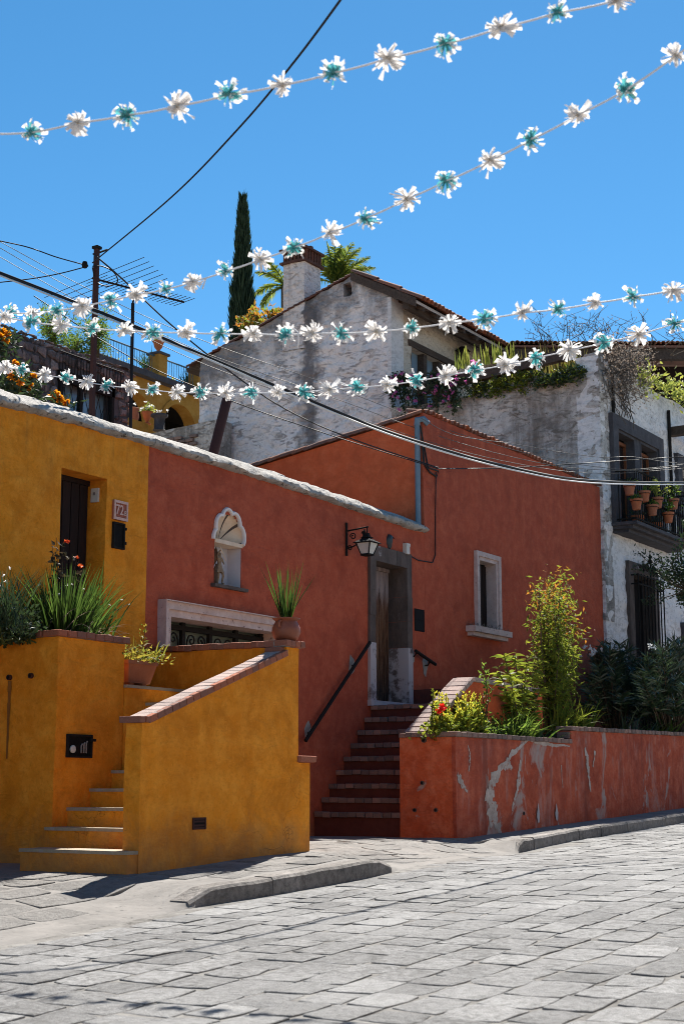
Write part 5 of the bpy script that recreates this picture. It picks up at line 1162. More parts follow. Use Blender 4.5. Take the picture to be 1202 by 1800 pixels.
# terracotta window-box pot on the landing
q0, q1 = P(214, 1199, v=9.42), P(258, 1199, v=9.42); bz_ = 1.957; h = P(236, 1165, v=9.42).z-bz_
pb = thing('flower_trough', 'terracotta trough of trailing yellow green succulents on the landing of the yellow stairs', 'potted plant', ((q0.x+q1.x)/2, 9.42, bz_))
lo = [V((q0.x+.03, 9.36, bz_+.03)), V((q1.x-.02, 9.36, bz_+.03)), V((q1.x-.02, 9.54, bz_+.03)), V((q0.x+.03, 9.54, bz_+.03))]
hi = [V((q0.x-.02, 9.32, bz_+h)), V((q1.x+.04, 9.32, bz_+h)), V((q1.x+.04, 9.58, bz_+h)), V((q0.x-.02, 9.58, bz_+h))]
part('pot', MB().hexa(lo, hi), terra, pb)
part('pot_rim', MB().hexa([p+V((0, 0, -.03)) for p in [x+((x-pb.location).normalized()*.012) for x in hi]], [p+V((0, 0, .005)) for p in [x+((x-pb.location).normalized()*.012) for x in hi]]), terra, pb)
for a in (.25, .75): x = q0.x+(q1.x-q0.x)*a; part('foot', MB().box((x-.03, 9.37, bz_), (x+.03, 9.53, bz_+.0295)), terra, pb)
f = MB(); st = MB(); c = V(((q0.x+q1.x)/2, 9.44, bz_+h))
for _ in range(260):
    p = c+V((R.uniform(-.32, .34), R.gauss(-.03, .09), abs(R.gauss(.05, .07)))); f.leaf(p, (R.gauss(0, 1), R.gauss(-.2, 1), R.gauss(.3, .7)), R.uniform(.03, .07), .022)
for _ in range(26): f.blade(c+V((R.uniform(-.2, .35), R.gauss(-.05, .05), .03)), (R.gauss(.4, .5), R.gauss(-.3, .4), .8), R.uniform(.15, .32), .022, 1.6, 5)
for (x, y) in ((256, 1106), (250, 1120)): e = P(x, y, v=9.42); st.tube([c+V((.1, 0, 0)), e], .004, 4); [f.leaf(e+V((R.gauss(0, .02), 0, R.gauss(0, .03))), (R.gauss(0, 1), 0, 1), .03, .015) for _ in range(10)]
part('foliage', f, thin('trailing_leaf', (.07, .10, .015), (.26, .20, .03), .5), pb); part('stem', st, stemm, pb)
# round clay pot on the pillar
pq = V((11.86, VA+.10, 2.374)); pc = P(503, 1110, v=VA+.10); pq.x = pc.x; s_ = P(503, 1087, v=VA+.10).z-pq.z
cp = thing('clay_pot_plant', 'round glazed clay pot with a spray of tall grassy leaves on the yellow stair pillar', 'potted plant', pq)
w_ = s_*.62
part('pot', MB().lathe(pq, [(w_*.55, 0), (w_*.82, s_*.12), (w_*1.0, s_*.38), (w_*.97, s_*.6), (w_*.78, s_*.82), (w_*.74, s_*.88), (w_*.95, s_*.97), (w_*.95, s_), (w_*.7, s_*.96), (.01, s_*.9)], 24), clay, cp, 50)
for sg in (-1, 1): part('handle', MB().tube([pq+V((sg*w_*(.80+.28*math.sin(g)), -.02, s_*(.70+.16*math.cos(g)))) for g in rng(0, math.pi, 8)], .012, 6), clay, cp, 50)
f = MB()
for _ in range(75):
    g = R.uniform(0, 6.28); f.blade(pq+V((.04*math.cos(g), .04*math.sin(g), s_*.9)), (math.cos(g)*R.uniform(.02, .42), math.sin(g)*R.uniform(.02, .42), 1), R.uniform(.25, .62), R.uniform(.012, .02), R.uniform(.0, .35), 4)
for (x, y) in ((555, 1008), (548, 1020), (486, 1003), (503, 1000)): e = P(x, y, v=VA+.10); d_ = e-(pq+V((0, 0, s_*.9))); f.blade(pq+V((0, 0, s_*.9)), d_, d_.length*1.02, .012, .06, 4)
part('foliage', f, leaf_gr, cp)
# ------------------------------------------------------------------ plants in the red planter
def P_(x, y, v, z=None): p = P(x, y, v=v); p.z = z if z is not None else p.z; return p
zs = 1.56
b = P_(968, 1285, 9.2, 1.7); f = MB(); st = MB(); tips = []
for _ in range(30):
    t_ = R.random(); x = 972+R.gauss(0, 22)*(1.0 if t_ < .8 else .7); y = 1245-225*t_; tips.append(P(max(942, min(1008, x)), y, v=9.2+R.gauss(0, .18)))
for tp in tips:
    st.tube([b, b.lerp(tp, .5)+V((R.gauss(0, .05), R.gauss(0, .05), .1)), tp], [.014, .009, .004], 5)
    top = tp.z > 3.1
    for _ in range(185):
        ff = R.uniform(.28, 1.05); p = b.lerp(tp, ff)+V((R.gauss(0, .10), R.gauss(0, .10), R.gauss(.04, .10)))
        f.leaf(p, (R.gauss(0, 1), R.gauss(0, 1), R.gauss(-.5, .6)), R.uniform(.055, .12), .028, 1 if (ff > .9 and top and R.random() < .35) else 0)
t_ = thing('tall_shrub', 'tall slender shrub with yellow green leaves and bronze tips in the red planter', 'shrub', b)
part('foliage', f, [leaf_yg, leaf_or], t_); part('stem', st, stemm, t_)
b = P_(915, 1288, 8.95, 1.6); f = MB(); st = MB()
for (x, y) in ((885, 1148), (905, 1150), (925, 1155), (875, 1172), (895, 1180), (940, 1165), (918, 1185), (938, 1195), (905, 1210), (928, 1225), (950, 1210), (890, 1215), (945, 1240), (910, 1240)):
    tp = P(x, y, v=8.95+R.gauss(0, .2)); st.tube([b, b.lerp(tp, .6)+V((0, 0, .06)), tp], [.014, .009, .005], 5)
    for k in range(42):
        p = b.lerp(tp, R.uniform(.35, 1)); g = R.uniform(0, 6.28); f.blade(p, (math.cos(g), math.sin(g), R.uniform(-.1, .7)), R.uniform(.12, .22), R.uniform(.035, .055), R.uniform(.5, 1.2), 4, 0, .8)
plant('broadleaf_shrub', 'bushy shrub with long bright green pointed leaves beside the tall slender shrub', 'shrub', b, [('foliage', f, leaf_yg), ('stem', st, stemm)])
b = P_(800, 1288, 8.85, 1.58); f = MB(); st = MB(); sp = MB()
for k in range(80):
    x = R.uniform(762, 846); y = R.uniform(1216, 1268); tp = P(x, y, v=8.85+R.gauss(0, .1)); bb_ = V((tp.x+R.gauss(0, .05), tp.y+R.gauss(0, .04), zs)); st.tube([bb_, tp], [.005, .003], 4)
    for _ in range(24): p = bb_.lerp(tp, R.uniform(.55, 1.0)); sp.leaf(p, (R.gauss(0, .7), R.gauss(0, .7), 1.2), .042, .024)
    for _ in range(22): p = bb_.lerp(tp, R.uniform(.1, .8)); f.leaf(p, (R.gauss(0, 1), R.gauss(0, 1), .4), .085, .05)
plant('flower_spikes', 'group of yellow green flower spikes at the stair end of the red planter', 'flowers', b, [('blossoms', sp, thin('lime_bract', (.22, .22, .02), (.42, .36, .04), .55)), ('foliage', f, leaf_yg), ('stem', st, stemg)])
f = MB(); st = MB(); fl = MB(); b = P_(775, 1288, 8.75, 1.58)
e = P(777, 1247, v=8.75); st.tube([b, e], .006, 4)
e = P(777, 1246, v=8.6)
for _ in range(50): fl.leaf(e+V((R.gauss(0, .025), R.gauss(0, .02), R.gauss(0, .022))), (R.gauss(0, 1), R.gauss(0, 1), R.gauss(0, 1)), .042, .042)
for _ in range(240): p = b+V((R.gauss(.03, .2), R.gauss(0, .08), abs(R.gauss(.07, .09)))); f.leaf(p, (R.gauss(0, 1), R.gauss(0, 1), R.gauss(.3, .4)), .06, .06)
plant('geranium', 'geranium with a single red flower head next to the sloping stair parapet', 'flowers', b, [('blossoms', fl, pet_red), ('foliage', f, leaf_yg), ('stem', st, stemg)])
b = P_(757, 1288, 8.8, 1.58); f = MB(); tp = P(761, 1213, v=8.8); st = MB().tube([b, tp], [.012, .006], 5)
for _ in range(90): p = b.lerp(tp, R.uniform(.3, 1)); f.leaf(p, (R.gauss(0, 1), R.gauss(0, 1), 1.2), .035, .012)
plant('flower_stalk', 'one straight green flower stalk rising beside the stair parapet coping', 'plant', b, [('foliage', f, leaf_yg), ('stem', st, stemg)])
def strap(label, x, y, v, n, L, lean, mat, wd=.03, xs=.22):
    b_ = P(x, y, v=v); b_.z = zs+.02 if b_.x < 19.4 else 1.76; ff = MB()
    for _ in range(n):
        g = R.uniform(0, 6.28); o_ = R.uniform(.1, .9); ff.blade(b_+V((R.gauss(0, xs*1.1), R.gauss(0, .08), 0)), (math.cos(g)*o_+lean*.5, math.sin(g)*o_-.1, 1), R.uniform(.5, 1.1)*L, wd, R.uniform(.5, 1.3), 5)
    return plant('strap_leaf_plant', label, 'plant', b_, [('foliage', ff, mat)])
strap('clump of glossy strap leaves arching over the planter edge below the broadleaf shrub', 905, 1290, 8.8, 170, .5, .2, leaf_g)
strap('bright sunlit strap leaf clump where the planter wall steps up', 1000, 1288, 8.9, 220, .55, .5, leaf_yg, .028, .3)
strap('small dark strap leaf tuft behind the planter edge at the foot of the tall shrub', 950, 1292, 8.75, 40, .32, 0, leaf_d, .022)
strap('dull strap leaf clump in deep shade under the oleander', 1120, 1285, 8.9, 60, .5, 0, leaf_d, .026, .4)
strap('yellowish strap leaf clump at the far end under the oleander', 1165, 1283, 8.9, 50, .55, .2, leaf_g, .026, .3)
f = MB(); st = MB(); b = P_(845, 1285, 8.9, 1.58)
for (x, y) in ((850, 1165), (853, 1180), (842, 1200), (835, 1235), (858, 1215)):
    scatter_shrub(f, st, b, [P(x, y, v=8.9+R.gauss(0, .1))], 30, .07, .03, .05, .3, start=.5)
for _ in range(900): p = b+V((R.gauss(.15, .45), R.gauss(-.05, .12), abs(R.gauss(.09, .12)))); f.leaf(p, (R.gauss(0, 1), R.gauss(0, 1), R.gauss(.4, .4)), .07, .032)
plant('leafy_undergrowth', 'loose leafy green plant with thin brown stems before the stair parapet', 'plant', b, [('foliage', f, leaf_g), ('stem', st, stemm)])
fl = MB()
for (x, y) in ((838, 1232), (845, 1226), (828, 1243), (850, 1237)): flower_mb(fl, P(x, y, v=8.95), .04, 8)
b2 = P_(838, 1285, 8.95, 1.58); st = MB().tube([b2, P(838, 1232, v=8.95)], .004, 4).tube([b2, P(850, 1237, v=8.95)], .004, 4)
plant('red_flowers', 'cluster of small dark red flowers against the orange stair parapet', 'flowers', b2, [('blossoms', fl, thin('dark_red_petal', (.30, .02, .05), (.4, .03, .07), .4)), ('stem', st, stemg)])
# oleander hedge: two shrubs
def oleander(label, x0, x1, ytop, v, n, lit, flowers):
    b_ = P_((x0+x1)/2, 1285, v, 1.75); ff = MB(); ss = MB(); fl_ = MB()
    for _ in range(n):
        x = R.uniform(x0, x1); mid_ = 1-abs((x-(x0+x1)/2)/((x1-x0)/2))**3; y = 1262-(1262-ytop)*R.uniform(.1, 1.0)*(.62+.38*mid_); tp = P(x, y, v=v+R.gauss(0, .3))
        a_ = b_.lerp(tp, .15); a_.z = 1.75; ss.tube([a_, a_.lerp(tp, .55)+V((0, 0, .05)), tp], [.014, .010, .005], 4)
        d0 = (tp-a_).normalized()
        for k in range(40):
            p = a_.lerp(tp, 1-abs(R.gauss(0, .16))); g = R.uniform(0, 6.28); ff.blade(p, V((math.cos(g), math.sin(g), 0))*.8+d0*R.uniform(.3, 1.3), R.uniform(.14, .24), .026, R.uniform(.0, .5), 3, 0, 1)
    for (x, y) in flowers:
        e_ = P(x, y, v=v-.2); ss.tube([b_, e_], .006, 4)
        for _ in range(6): flower_mb(fl_, e_+V((R.gauss(0, .05), R.gauss(0, .05), R.gauss(0, .04))), .05, 6)
    return plant('oleander', label, 'shrub', b_, [('foliage', ff, leaf_o), ('stem', ss, stemm), ('blossoms', fl_, pet_w)])
oleander('dark oleander shrub with white flowers against the corner of the red and white houses', 1030, 1130, 1128, 9.7, 110, 0, ((1032, 1143), (1042, 1146), (1080, 1140)))
oleander('sunlit oleander shrub with a pale flower under the lower grilled window', 1118, 1240, 1125, 9.05, 130, 1, ((1142, 1137),))
# dark tree-like shrub at the frame edge, in front of the white house
b = P_(1215, 1290, 9.0, 1.76); f = MB(); st = MB()
ctr = P(1205, 1010, v=9.0)
st.tube([b, b.lerp(ctr, .5)+V((.1, 0, 0)), ctr], [.05, .04, .02], 7)
for _ in range(46):
    tp = ctr+V((R.gauss(0, .42), R.gauss(0, .35), R.gauss(0, .42))); scatter_shrub(f, st, ctr+V((0, 0, -.3)), [tp], 60, .075, .035, .10, .2, start=.35, sr=.010)
plant('dark_small_tree', 'dark leafy small tree reaching in over the lower window of the white house', 'tree', b, [('crown', f, leaf_d), ('trunk', st, stemm)])
# ------------------------------------------------------------------ vegetation on roofs and slope
f = MB(); st = MB(); fl = MB()
for _ in range(70):
    x = R.uniform(688, 830); y0 = 668+R.uniform(-6, 12); L = R.uniform(10, 62)*(1 if x < 800 else .6); a = P(x, y0-12, u=UG-.1); e = P(x+R.gauss(0, 6), y0+L, u=UG-.12-R.random()*.15)
    scatter_shrub(f, st, a, [e], 26, .10, .045, .06, .2, start=.0, sr=.006)
    if R.random() < .5: flower_mb(fl, a.lerp(e, R.random())+V((-.1, 0, 0)), .055, 8)
for (x, y) in ((695, 690), (702, 720), (730, 705), (762, 690), (755, 715), (790, 700), (722, 660), (800, 675), (706, 742), (716, 700), (835, 640), (830, 635)): flower_mb(fl, P(x, y, u=UG-.25), .06, 9)
plant('trailing_plant', 'dark trailing plant with pink flowers hanging over the roof terrace wall by the gabled house', 'plant', P(750, 690, u=UG-.1), [('foliage', f, leaf_d), ('stem', st, stemm), ('blossoms', fl, pet_pink)])
f = MB(); st = MB()
for _ in range(170):
    x = R.uniform(835, 1024); a = P(x, 692-(x-835)*.16, u=UG+.1); e = P(x+R.gauss(0, 8), 692-(x-835)*.16-R.uniform(-12, 34)*(1 if x < 945 else .6), u=UG-.05+R.gauss(0, .12)); scatter_shrub(f, st, a, [e], 26, .085, .04, .06, 0, start=.1, sr=.006, mi2=1, thr=.3 if x > 930 or x < 860 else .85)
plant('leafy_terrace_plant', 'bright green leafy plant spilling over the middle of the white roof terrace wall', 'plant', P(900, 690, u=UG), [('foliage', f, [leaf_yg, leaf_d]), ('stem', st, stemm)])
f = MB()
for _ in range(150):
    x = R.uniform(880, 1024); a = P(x, 682-(x-880)*.2, u=UG+.15+R.random()*.3); f.blade(a, (R.gauss(0, .15), R.gauss(0, .15), 1), R.uniform(.25, .75), .032, .1, 3)
plant('upright_stems', 'row of upright yellowish fleshy stems behind the timber beam on the roof terrace', 'plant', P(960, 660, u=UG+.3), [('foliage', f, thin('fleshy_stem', (.06, .07, .02), (.24, .19, .05), .35))])
f = MB()
for _ in range(70):
    x = R.uniform(800, 905); a = P(x, 650-(x-800)*.16, u=UG+.5); f.blade(a, (R.gauss(0, .12), R.gauss(0, .12), 1), R.uniform(.2, .5), .05, .1, 3)
plant('terrace_shoots', 'thin yellow green shoots standing above the timber beam below the porch eave', 'plant', P(850, 640, u=UG+.5), [('foliage', f, leaf_s)])
f = MB(); st = MB()
for _ in range(90):
    a = P(R.uniform(1062, 1120), R.uniform(640, 660), v=V0-.15); e = P(R.uniform(1062, 1145), R.uniform(600, 715), v=V0-.2-R.random()*.25)
    md = a.lerp(e, .5)+V((R.gauss(0, .2), R.gauss(0, .12), R.gauss(0, .2))); st.tube([a, md, e], [.010, .007, .004], 4, 0, False)
    for _ in range(22): f.leaf(md.lerp(e, R.random())+V((R.gauss(0, .12), R.gauss(0, .1), R.gauss(0, .12))), (R.gauss(0, 1), R.gauss(0, 1), R.gauss(0, 1)), .045, .03)
for _ in range(16):
    p = P(R.uniform(1072, 1100), R.uniform(665, 690), v=V0-.12); pts = [p]
    for k in range(5): p = p+V((R.gauss(.06, .09), R.gauss(0, .04), -R.uniform(.06, .16))); pts.append(p)
    st.tube(pts, [.009]*6, 4)
plant('dry_shrub', 'tangled dry grey shrub hanging over the corner of the white house roof', 'shrub', P(1080, 650, v=V0-.2), [('foliage', f, leaf_dry), ('stem', st, simple('grey_twig', (.05, .04, .035), (.14, .12, .10), 9))])
f = MB()
for _ in range(420):
    x = R.uniform(1120, 1215); y = 660+(x-1120)*.42+R.gauss(0, 13); p = P(x, y, v=V0-.15-R.random()*.25); g = R.uniform(0, 6.28); f.leaf(p, (math.cos(g), math.sin(g), R.uniform(.2, 1.2)), R.uniform(.08, .16), .055)
plant('succulent_mat', 'pale green succulent mat overflowing the street edge of the white house roof', 'plant', P(1160, 690, v=V0-.2), [('foliage', f, leaf_s)])
st = MB(); f = MB()
for _ in range(34):
    x = R.choice((955, 1000, 1030, 1055, 1075, 1095, 1150, 1180, 960, 1015))+R.gauss(0, 10); a = P(x, 625, u=29+R.random()); e = P(x+R.gauss(0, 14), R.uniform(548, 598), u=29.5); pts = [a, a.lerp(e, .4)+V((R.gauss(0, .1), R.gauss(0, .15), 0)), a.lerp(e, .75)+V((R.gauss(0, .1), R.gauss(0, .15), 0)), e]; st.tube(pts, [.012, .009, .007, .004], 4)
    for _ in range(5): p = a.lerp(e, R.uniform(.5, 1)); q = p+V((R.gauss(0, .12), R.gauss(0, .2), abs(R.gauss(.12, .1)))); st.tube([p, q], [.006, .003], 4); f.leaf(q, (R.gauss(0, 1), R.gauss(0, 1), 1), .04, .03)
plant('bare_twigs', 'bare dark twigs and dry seed heads standing above the terrace canopy', 'plant', P(1040, 620, u=29), [('stem', st, stemm), ('foliage', f, leaf_dry)])
# cypress
cy = P(430, 575, d=46); ct = P(427, 358, d=46); cy.z = hz(cy.x, cy.y)-.2
f = MB(); Hh = ct.z-cy.z; st = MB().tube([cy, cy.lerp(ct, .9)], [.18, .03], 7)
wid = lambda y: lerp([358, 400, 450, 500, 545, 575, 700], [.5, 5.5, 9.5, 13.5, 17.5, 18.5, 19], y)*46/FP
for _ in range(9000):
    t_ = R.random()**.8; p = cy.lerp(ct, t_); y = Q(p)[1]; w_ = wid(y)*math.sqrt(R.random())*R.uniform(.85, 1.2); g = R.uniform(0, 6.28)
    f.leaf(p+V((math.cos(g)*w_, math.sin(g)*w_, 0)), (math.cos(g)*.35, math.sin(g)*.35, 1.2), R.uniform(.25, .5), .07)
plant('cypress_tree', 'tall dark narrow cypress rising behind the gabled house', 'tree', cy, [('crown', f, leaf_c), ('trunk', st, stemm)])
# palms behind the chimney
def palm(label, x, y, d, fr, L, seed):
    top = P(x, y, d=d); b_ = V((top.x, top.y, hz(top.x, top.y))); t_ = thing('palm_tree', label, 'palm', b_)
    part('trunk', MB().tube([b_, b_.lerp(top, .5)+V((.1, 0, 0)), top], [.20, .16, .14], 8), stemm, t_)
    for (dx, dy, s) in fr:
        d_ = V((dx*.533, -dx*.846, dy)).normalized()+V((.846, .533, 0))*R.uniform(-.5, .5); ff = MB(); p = top.copy(); dd_ = d_.normalized(); n_ = 26; pts = []
        for i in range(n_):
            pts.append(p.copy()); dd_ = (dd_+V((0, 0, -.045*s))).normalized(); p = p+dd_*L/n_
            sd = dd_.cross(V((0, 0, 1))).normalized()
            for sg in (-1, 1):
                for _ in range(2): ff.blade(p, sd*sg+dd_*.7+V((0, 0, R.uniform(-.3, .3))), L*.30*math.sin(math.pi*min(.97, .1+i/n_*.88)), .045, .7, 3)
        ff.tube(pts[::3], .018, 4, 0); part('frond', ff, leaf_p, t_)
palm('yellow green palm crown rising to the street side of the chimney', 588, 500, 42, [(-.5, 1, .8), (-.2, 1.2, .5), (.15, 1.3, .4), (.5, 1.1, .7), (.9, .7, 1), (.3, .9, .9), (-.8, .7, 1), (.0, .8, .6), (.7, .9, .6), (-.35, .7, .5), (.2, .5, .8), (-.1, .9, .7), (.6, .6, .8), (.1, 1.1, .5), (-.6, 1, .7), (.4, 1.2, .5), (.8, 1, .7)], 1.25, 1)
palm('palm fronds drooping behind the chimney on the side of the cypress', 503, 505, 40, [(-1, .6, 1.2), (-1, .2, 1.4), (-.8, 1, 1), (-.5, 1.1, .8), (-.9, -.1, 1.1), (.5, .8, 1)], .95, 2)
f = MB(); st = MB(); b = P(460, 590, d=37)
b.z -= .5
for _ in range(60):
    x = R.uniform(418, 500); tp = P(x, R.uniform(543, 578)-(x-418)*.05, d=37+R.gauss(0, .3)); scatter_shrub(f, st, b, [tp], 26, .14, .07, .10, .1, start=.5, sr=.008, mi2=1, thr=.75)
b.z = hz(b.x, b.y); st.tube([b, P(460, 590, d=37)], .05, 6)
t_ = thing('orange_shrub', 'shrub with orange and yellow green leaves showing above the low side of the gable roof', 'shrub', b); part('foliage', f, [leaf_yg, leaf_or], t_); part('stem', st, stemm, t_)
# feathery trees above the rubble wall
for (x, y, w_, h_, lab) in ((95, 590, 42, 68, 'feathery pale green tree above the rubble wall at the pole'), (172, 590, 30, 62, 'small feathery tree between pole and mast pipe above the rubble wall'), (130, 620, 34, 40, 'low bright bush on top of the rubble wall')):
    d = 30; c = P(x, y, d=d); b = V((c.x, c.y, hz(c.x, c.y))); f = MB(); st = MB(); st.tube([b, c], [.10, .05], 6)
    for _ in range(38):
        tp = P(x+R.gauss(0, w_*.5), y-R.uniform(-.5, .95)*h_*.9, d=d+R.gauss(0, .4)); scatter_shrub(f, st, c, [tp], 46, .09, .022, .10, .1, start=.35, sr=.010)
    plant('feathery_tree', lab, 'tree', b, [('crown', f, leaf_g), ('trunk', st, stemm)])
# marigolds behind the coping
def marigold(label, spots, v, lowz, n):
    f = MB(); st = MB(); fl = MB(); b = P_(sum(x for x, y in spots)/len(spots), 750, v, lowz)
    for (x, y) in spots:
        e = P(x, y, v=v+R.gauss(0, .1)); st.tube([b+V((R.gauss(0, .2), 0, 0)), e], .006, 4)
        for _ in range(40): fl.leaf(e, (R.gauss(0, 1), R.gauss(-.3, 1), R.gauss(.2, .8)), .075, .045)
    for _ in range(n): x, y = R.choice(spots); p = P(x+R.gauss(0, 12), y+abs(R.gauss(10, 16)), v=v+R.gauss(0, .15)); f.leaf(p, (R.gauss(0, 1), R.gauss(0, 1), R.gauss(.2, .6)), .13, .045)
    return plant('marigold', label, 'flowers', b, [('blossoms', fl, pet_or), ('foliage', f, leaf_d), ('stem', st, stemg)])
marigold('orange marigold bush behind the thick end of the mortar coping', [(27, 655), (30, 668), (24, 672), (36, 672), (20, 660), (44, 690), (58, 662), (50, 676), (52, 684), (28, 641)], 13, 4.6, 420)
marigold('few orange marigolds beside the iron grilled window in the rubble wall', [(98, 693), (105, 701), (116, 708), (92, 697)], 13.5, 4.6, 90)
marigold('dark red orange flowers high at the frame edge on the rubble wall', [(6, 583), (14, 588), (2, 592), (10, 600)], 15.7, 6.8, 160)
f = MB(); st = MB(); b = P_(8, 680, 14.5, 5)
for _ in range(22): scatter_shrub(f, st, b, [P(R.uniform(-25, 42), R.uniform(610, 690), v=14.5+R.gauss(0, .2))], 30, .10, .05, .1, .1, start=.4)
plant('dark_creeper', 'dark creeper on the rubble wall behind the marigolds', 'plant', b, [('foliage', f, leaf_d), ('stem', st, stemm)])
# ------------------------------------------------------------------ poles, antenna, cables
pb = P(162, 722, v=V0+.35); pt = P(160, 433, v=V0+.35)
pole = thing('service_pole', 'rusty square steel service pole standing on the coping of the yellow house', 'pole', pb)
part('shaft', MB().box((pb.x-.024, pb.y-.024, pb.z-.35), (pb.x+.024, pb.y+.024, pt.z)), rust, pole)
part('cap', MB().box((pb.x-.04, pb.y-.04, pt.z), (pb.x+.04, pb.y+.04, pt.z+.03)), iron, pole)
pw = P(155, 467, v=V0+.3); part('insulator', MB().lathe(pw+V((-.05, 0, -.06)), [(.025, .02), (.035, .05), (.025, .09)], 8), black, pole)
part('hook', MB().tube([V((pb.x, pb.y, pt.z-.05)), V((pb.x+.12, pb.y-.05, pt.z+.02))], .012, 5), iron, pole)
mb_ = P(230, 757, v=V0+.7); mt = P(234, 533, v=V0+.7)
ms = thing('antenna_mast', 'slim dark mast pipe carrying a long television antenna above the coping', 'antenna', mb_+V((0, 0, -.4)))
part('mast', MB().tube([mb_+V((0, 0, -.4)), mt], .020, 8), antm, ms)
A0 = P(163, 489, d=17.2); bd_ = V((.962, -.272, 0)); L_ = 0
while Q(A0+bd_*L_)[0] < 323: L_ += .01
A1 = A0+bd_*L_; ed_ = V((.228, .974, 0))
part('boom', MB().tube([A0, A1], .013, 6), antm, ms)
part('strut', MB().tube([mt, A0.lerp(A1, .45)], .012, 6), antm, ms)
for i in range(22):
    f_ = i/21; c = A0.lerp(A1, f_); L = .85*(1-f_)+.12 if f_ < .5 and i % 2 == 0 else .20; part('element', MB().tube([c-ed_*L, c+ed_*L], .0042, 4), antm, ms)
lp0, lp1 = P(377, 790, v=V0+.7), P(399, 703, v=V0+.75)
solo('leaning_post', MB().tube([lp0+(lp0-lp1)*.3, lp1], .065, 10), rust, 'rusty red steel post leaning behind the red wall coping', 'post', lp0, 50)
def cable(label, pts, r, mat, cat='cable', n=60):
    """pts: (px, py, depth) knots, smoothed into a hanging line"""
    K = [P(x, y, d=d) for x, y, d in pts]; out = []
    for i in range(len(K)-1):
        p0, p1, p2, p3 = K[max(i-1, 0)], K[i], K[i+1], K[min(i+2, len(K)-1)]; m_ = max(2, n//(len(K)-1))
        for j in range(m_):
            t = j/m_; out.append(.5*((2*p1)+(p2-p0)*t+(2*p0-5*p1+4*p2-p3)*t*t+(3*p1-p0-3*p2+p3)*t**3))
    out.append(K[-1]); return solo('overhead_cable', MB().tube(out, r, 6), mat, label, cat, out[0], 60)
pd = Q(pt)[2]
cable('thick black cable bundle sagging across the whole scene in front of the houses', [(-60, 456, 13.6), (150, 538, 12.9), (300, 600, 12.5), (500, 685, 12.4), (700, 765, 13.6), (900, 822, 15.6), (1060, 846, 18), (1280, 848, 23)], .0145, blackc)
cable('pale grey cable lashed under the thick black bundle', [(-60, 460, 13.58), (300, 604, 12.48), (500, 689, 12.38), (700, 769, 13.55), (900, 826, 15.55), (1060, 850, 17.9), (1280, 851, 22.9)], .008, simple('pale_cable', (.55, .56, .56), (.66, .67, .67), 3, .5))
cable('single black cable rising from the pole top to the upper edge of the sky', [(163, 462, pd-.05), (300, 348, 13), (420, 225, 10.5), (520, 105, 9), (620, -30, 7.8)], .007, blackc)
cable('highest of the thin wires crossing the gabled house to the white balcony', [(-40, 402, 20), (150, 505, 20), (340, 592, 20.5), (560, 670, 21.5), (800, 760, 23), (960, 805, 24.5), (1060, 822, 25.3), (1130, 824, 25.4), (1260, 808, 25.6)], .0045, greyc)
cable('middle thin wire crossing the gabled house to the white balcony', [(-40, 412, 19.8), (150, 520, 19.8), (340, 612, 20.3), (560, 690, 21.3), (800, 776, 22.8), (960, 816, 24.3), (1060, 826, 25.2), (1130, 826, 25.3), (1260, 812, 25.5)], .0045, greyc)
cable('lowest thin wire crossing the gabled house to the white balcony', [(-40, 428, 19.6), (150, 536, 19.6), (340, 632, 20.1), (560, 712, 21.1), (800, 790, 22.6), (960, 824, 24.1), (1060, 832, 25.0), (1130, 829, 25.1), (1260, 818, 25.3)], .0045, greyc)
cable('thin dark wire from the rubble wall down to the conduit of the red house', [(60, 520, 20), (230, 628, 20), (400, 702, 20), (560, 758, 20.5), (660, 790, 21), (770, 824, 22)], .007, blackc)
cable('thin looped wire from the pole top down past the antenna to the red house', [(164, 446, pd), (215, 490, pd), (300, 570, 19), (400, 650, 19.3), (500, 718, 19.8), (620, 772, 20.6), (770, 822, 21.9)], .009, blackc)
cable('thin dark wire from the red house corner sagging to the white house window', [(770, 824, 21.9), (900, 822, 24), (1060, 812, 25), (1150, 806, 25.4), (1260, 800, 25.8)], .008, blackc)
cable('wavy pale wire drooping to the balcony of the white house', [(740, 735, 21), (800, 765, 22), (900, 780, 23.5), (1000, 797, 24.5), (1060, 804, 24.9), (1110, 803, 25), (1170, 812, 25.1), (1270, 822, 25.3)], .005, greyc)
cable('upper dark wire running off from the pole to the edge of the frame', [(155, 467, pd), (100, 452, 18), (40, 432, 18), (-60, 412, 18)], .007, blackc)
cable('lower dark wire sagging from the pole to the edge of the frame', [(155, 468, pd), (100, 482, 18), (40, 492, 18), (-60, 502, 18)], .007, blackc)
cable('loose loop of wire hanging between pole and antenna boom', [(163, 470, pd), (170, 495, pd), (190, 503, pd), (207, 495, pd), (200, 478, pd), (180, 468, pd), (163, 468, pd)], .007, blackc)
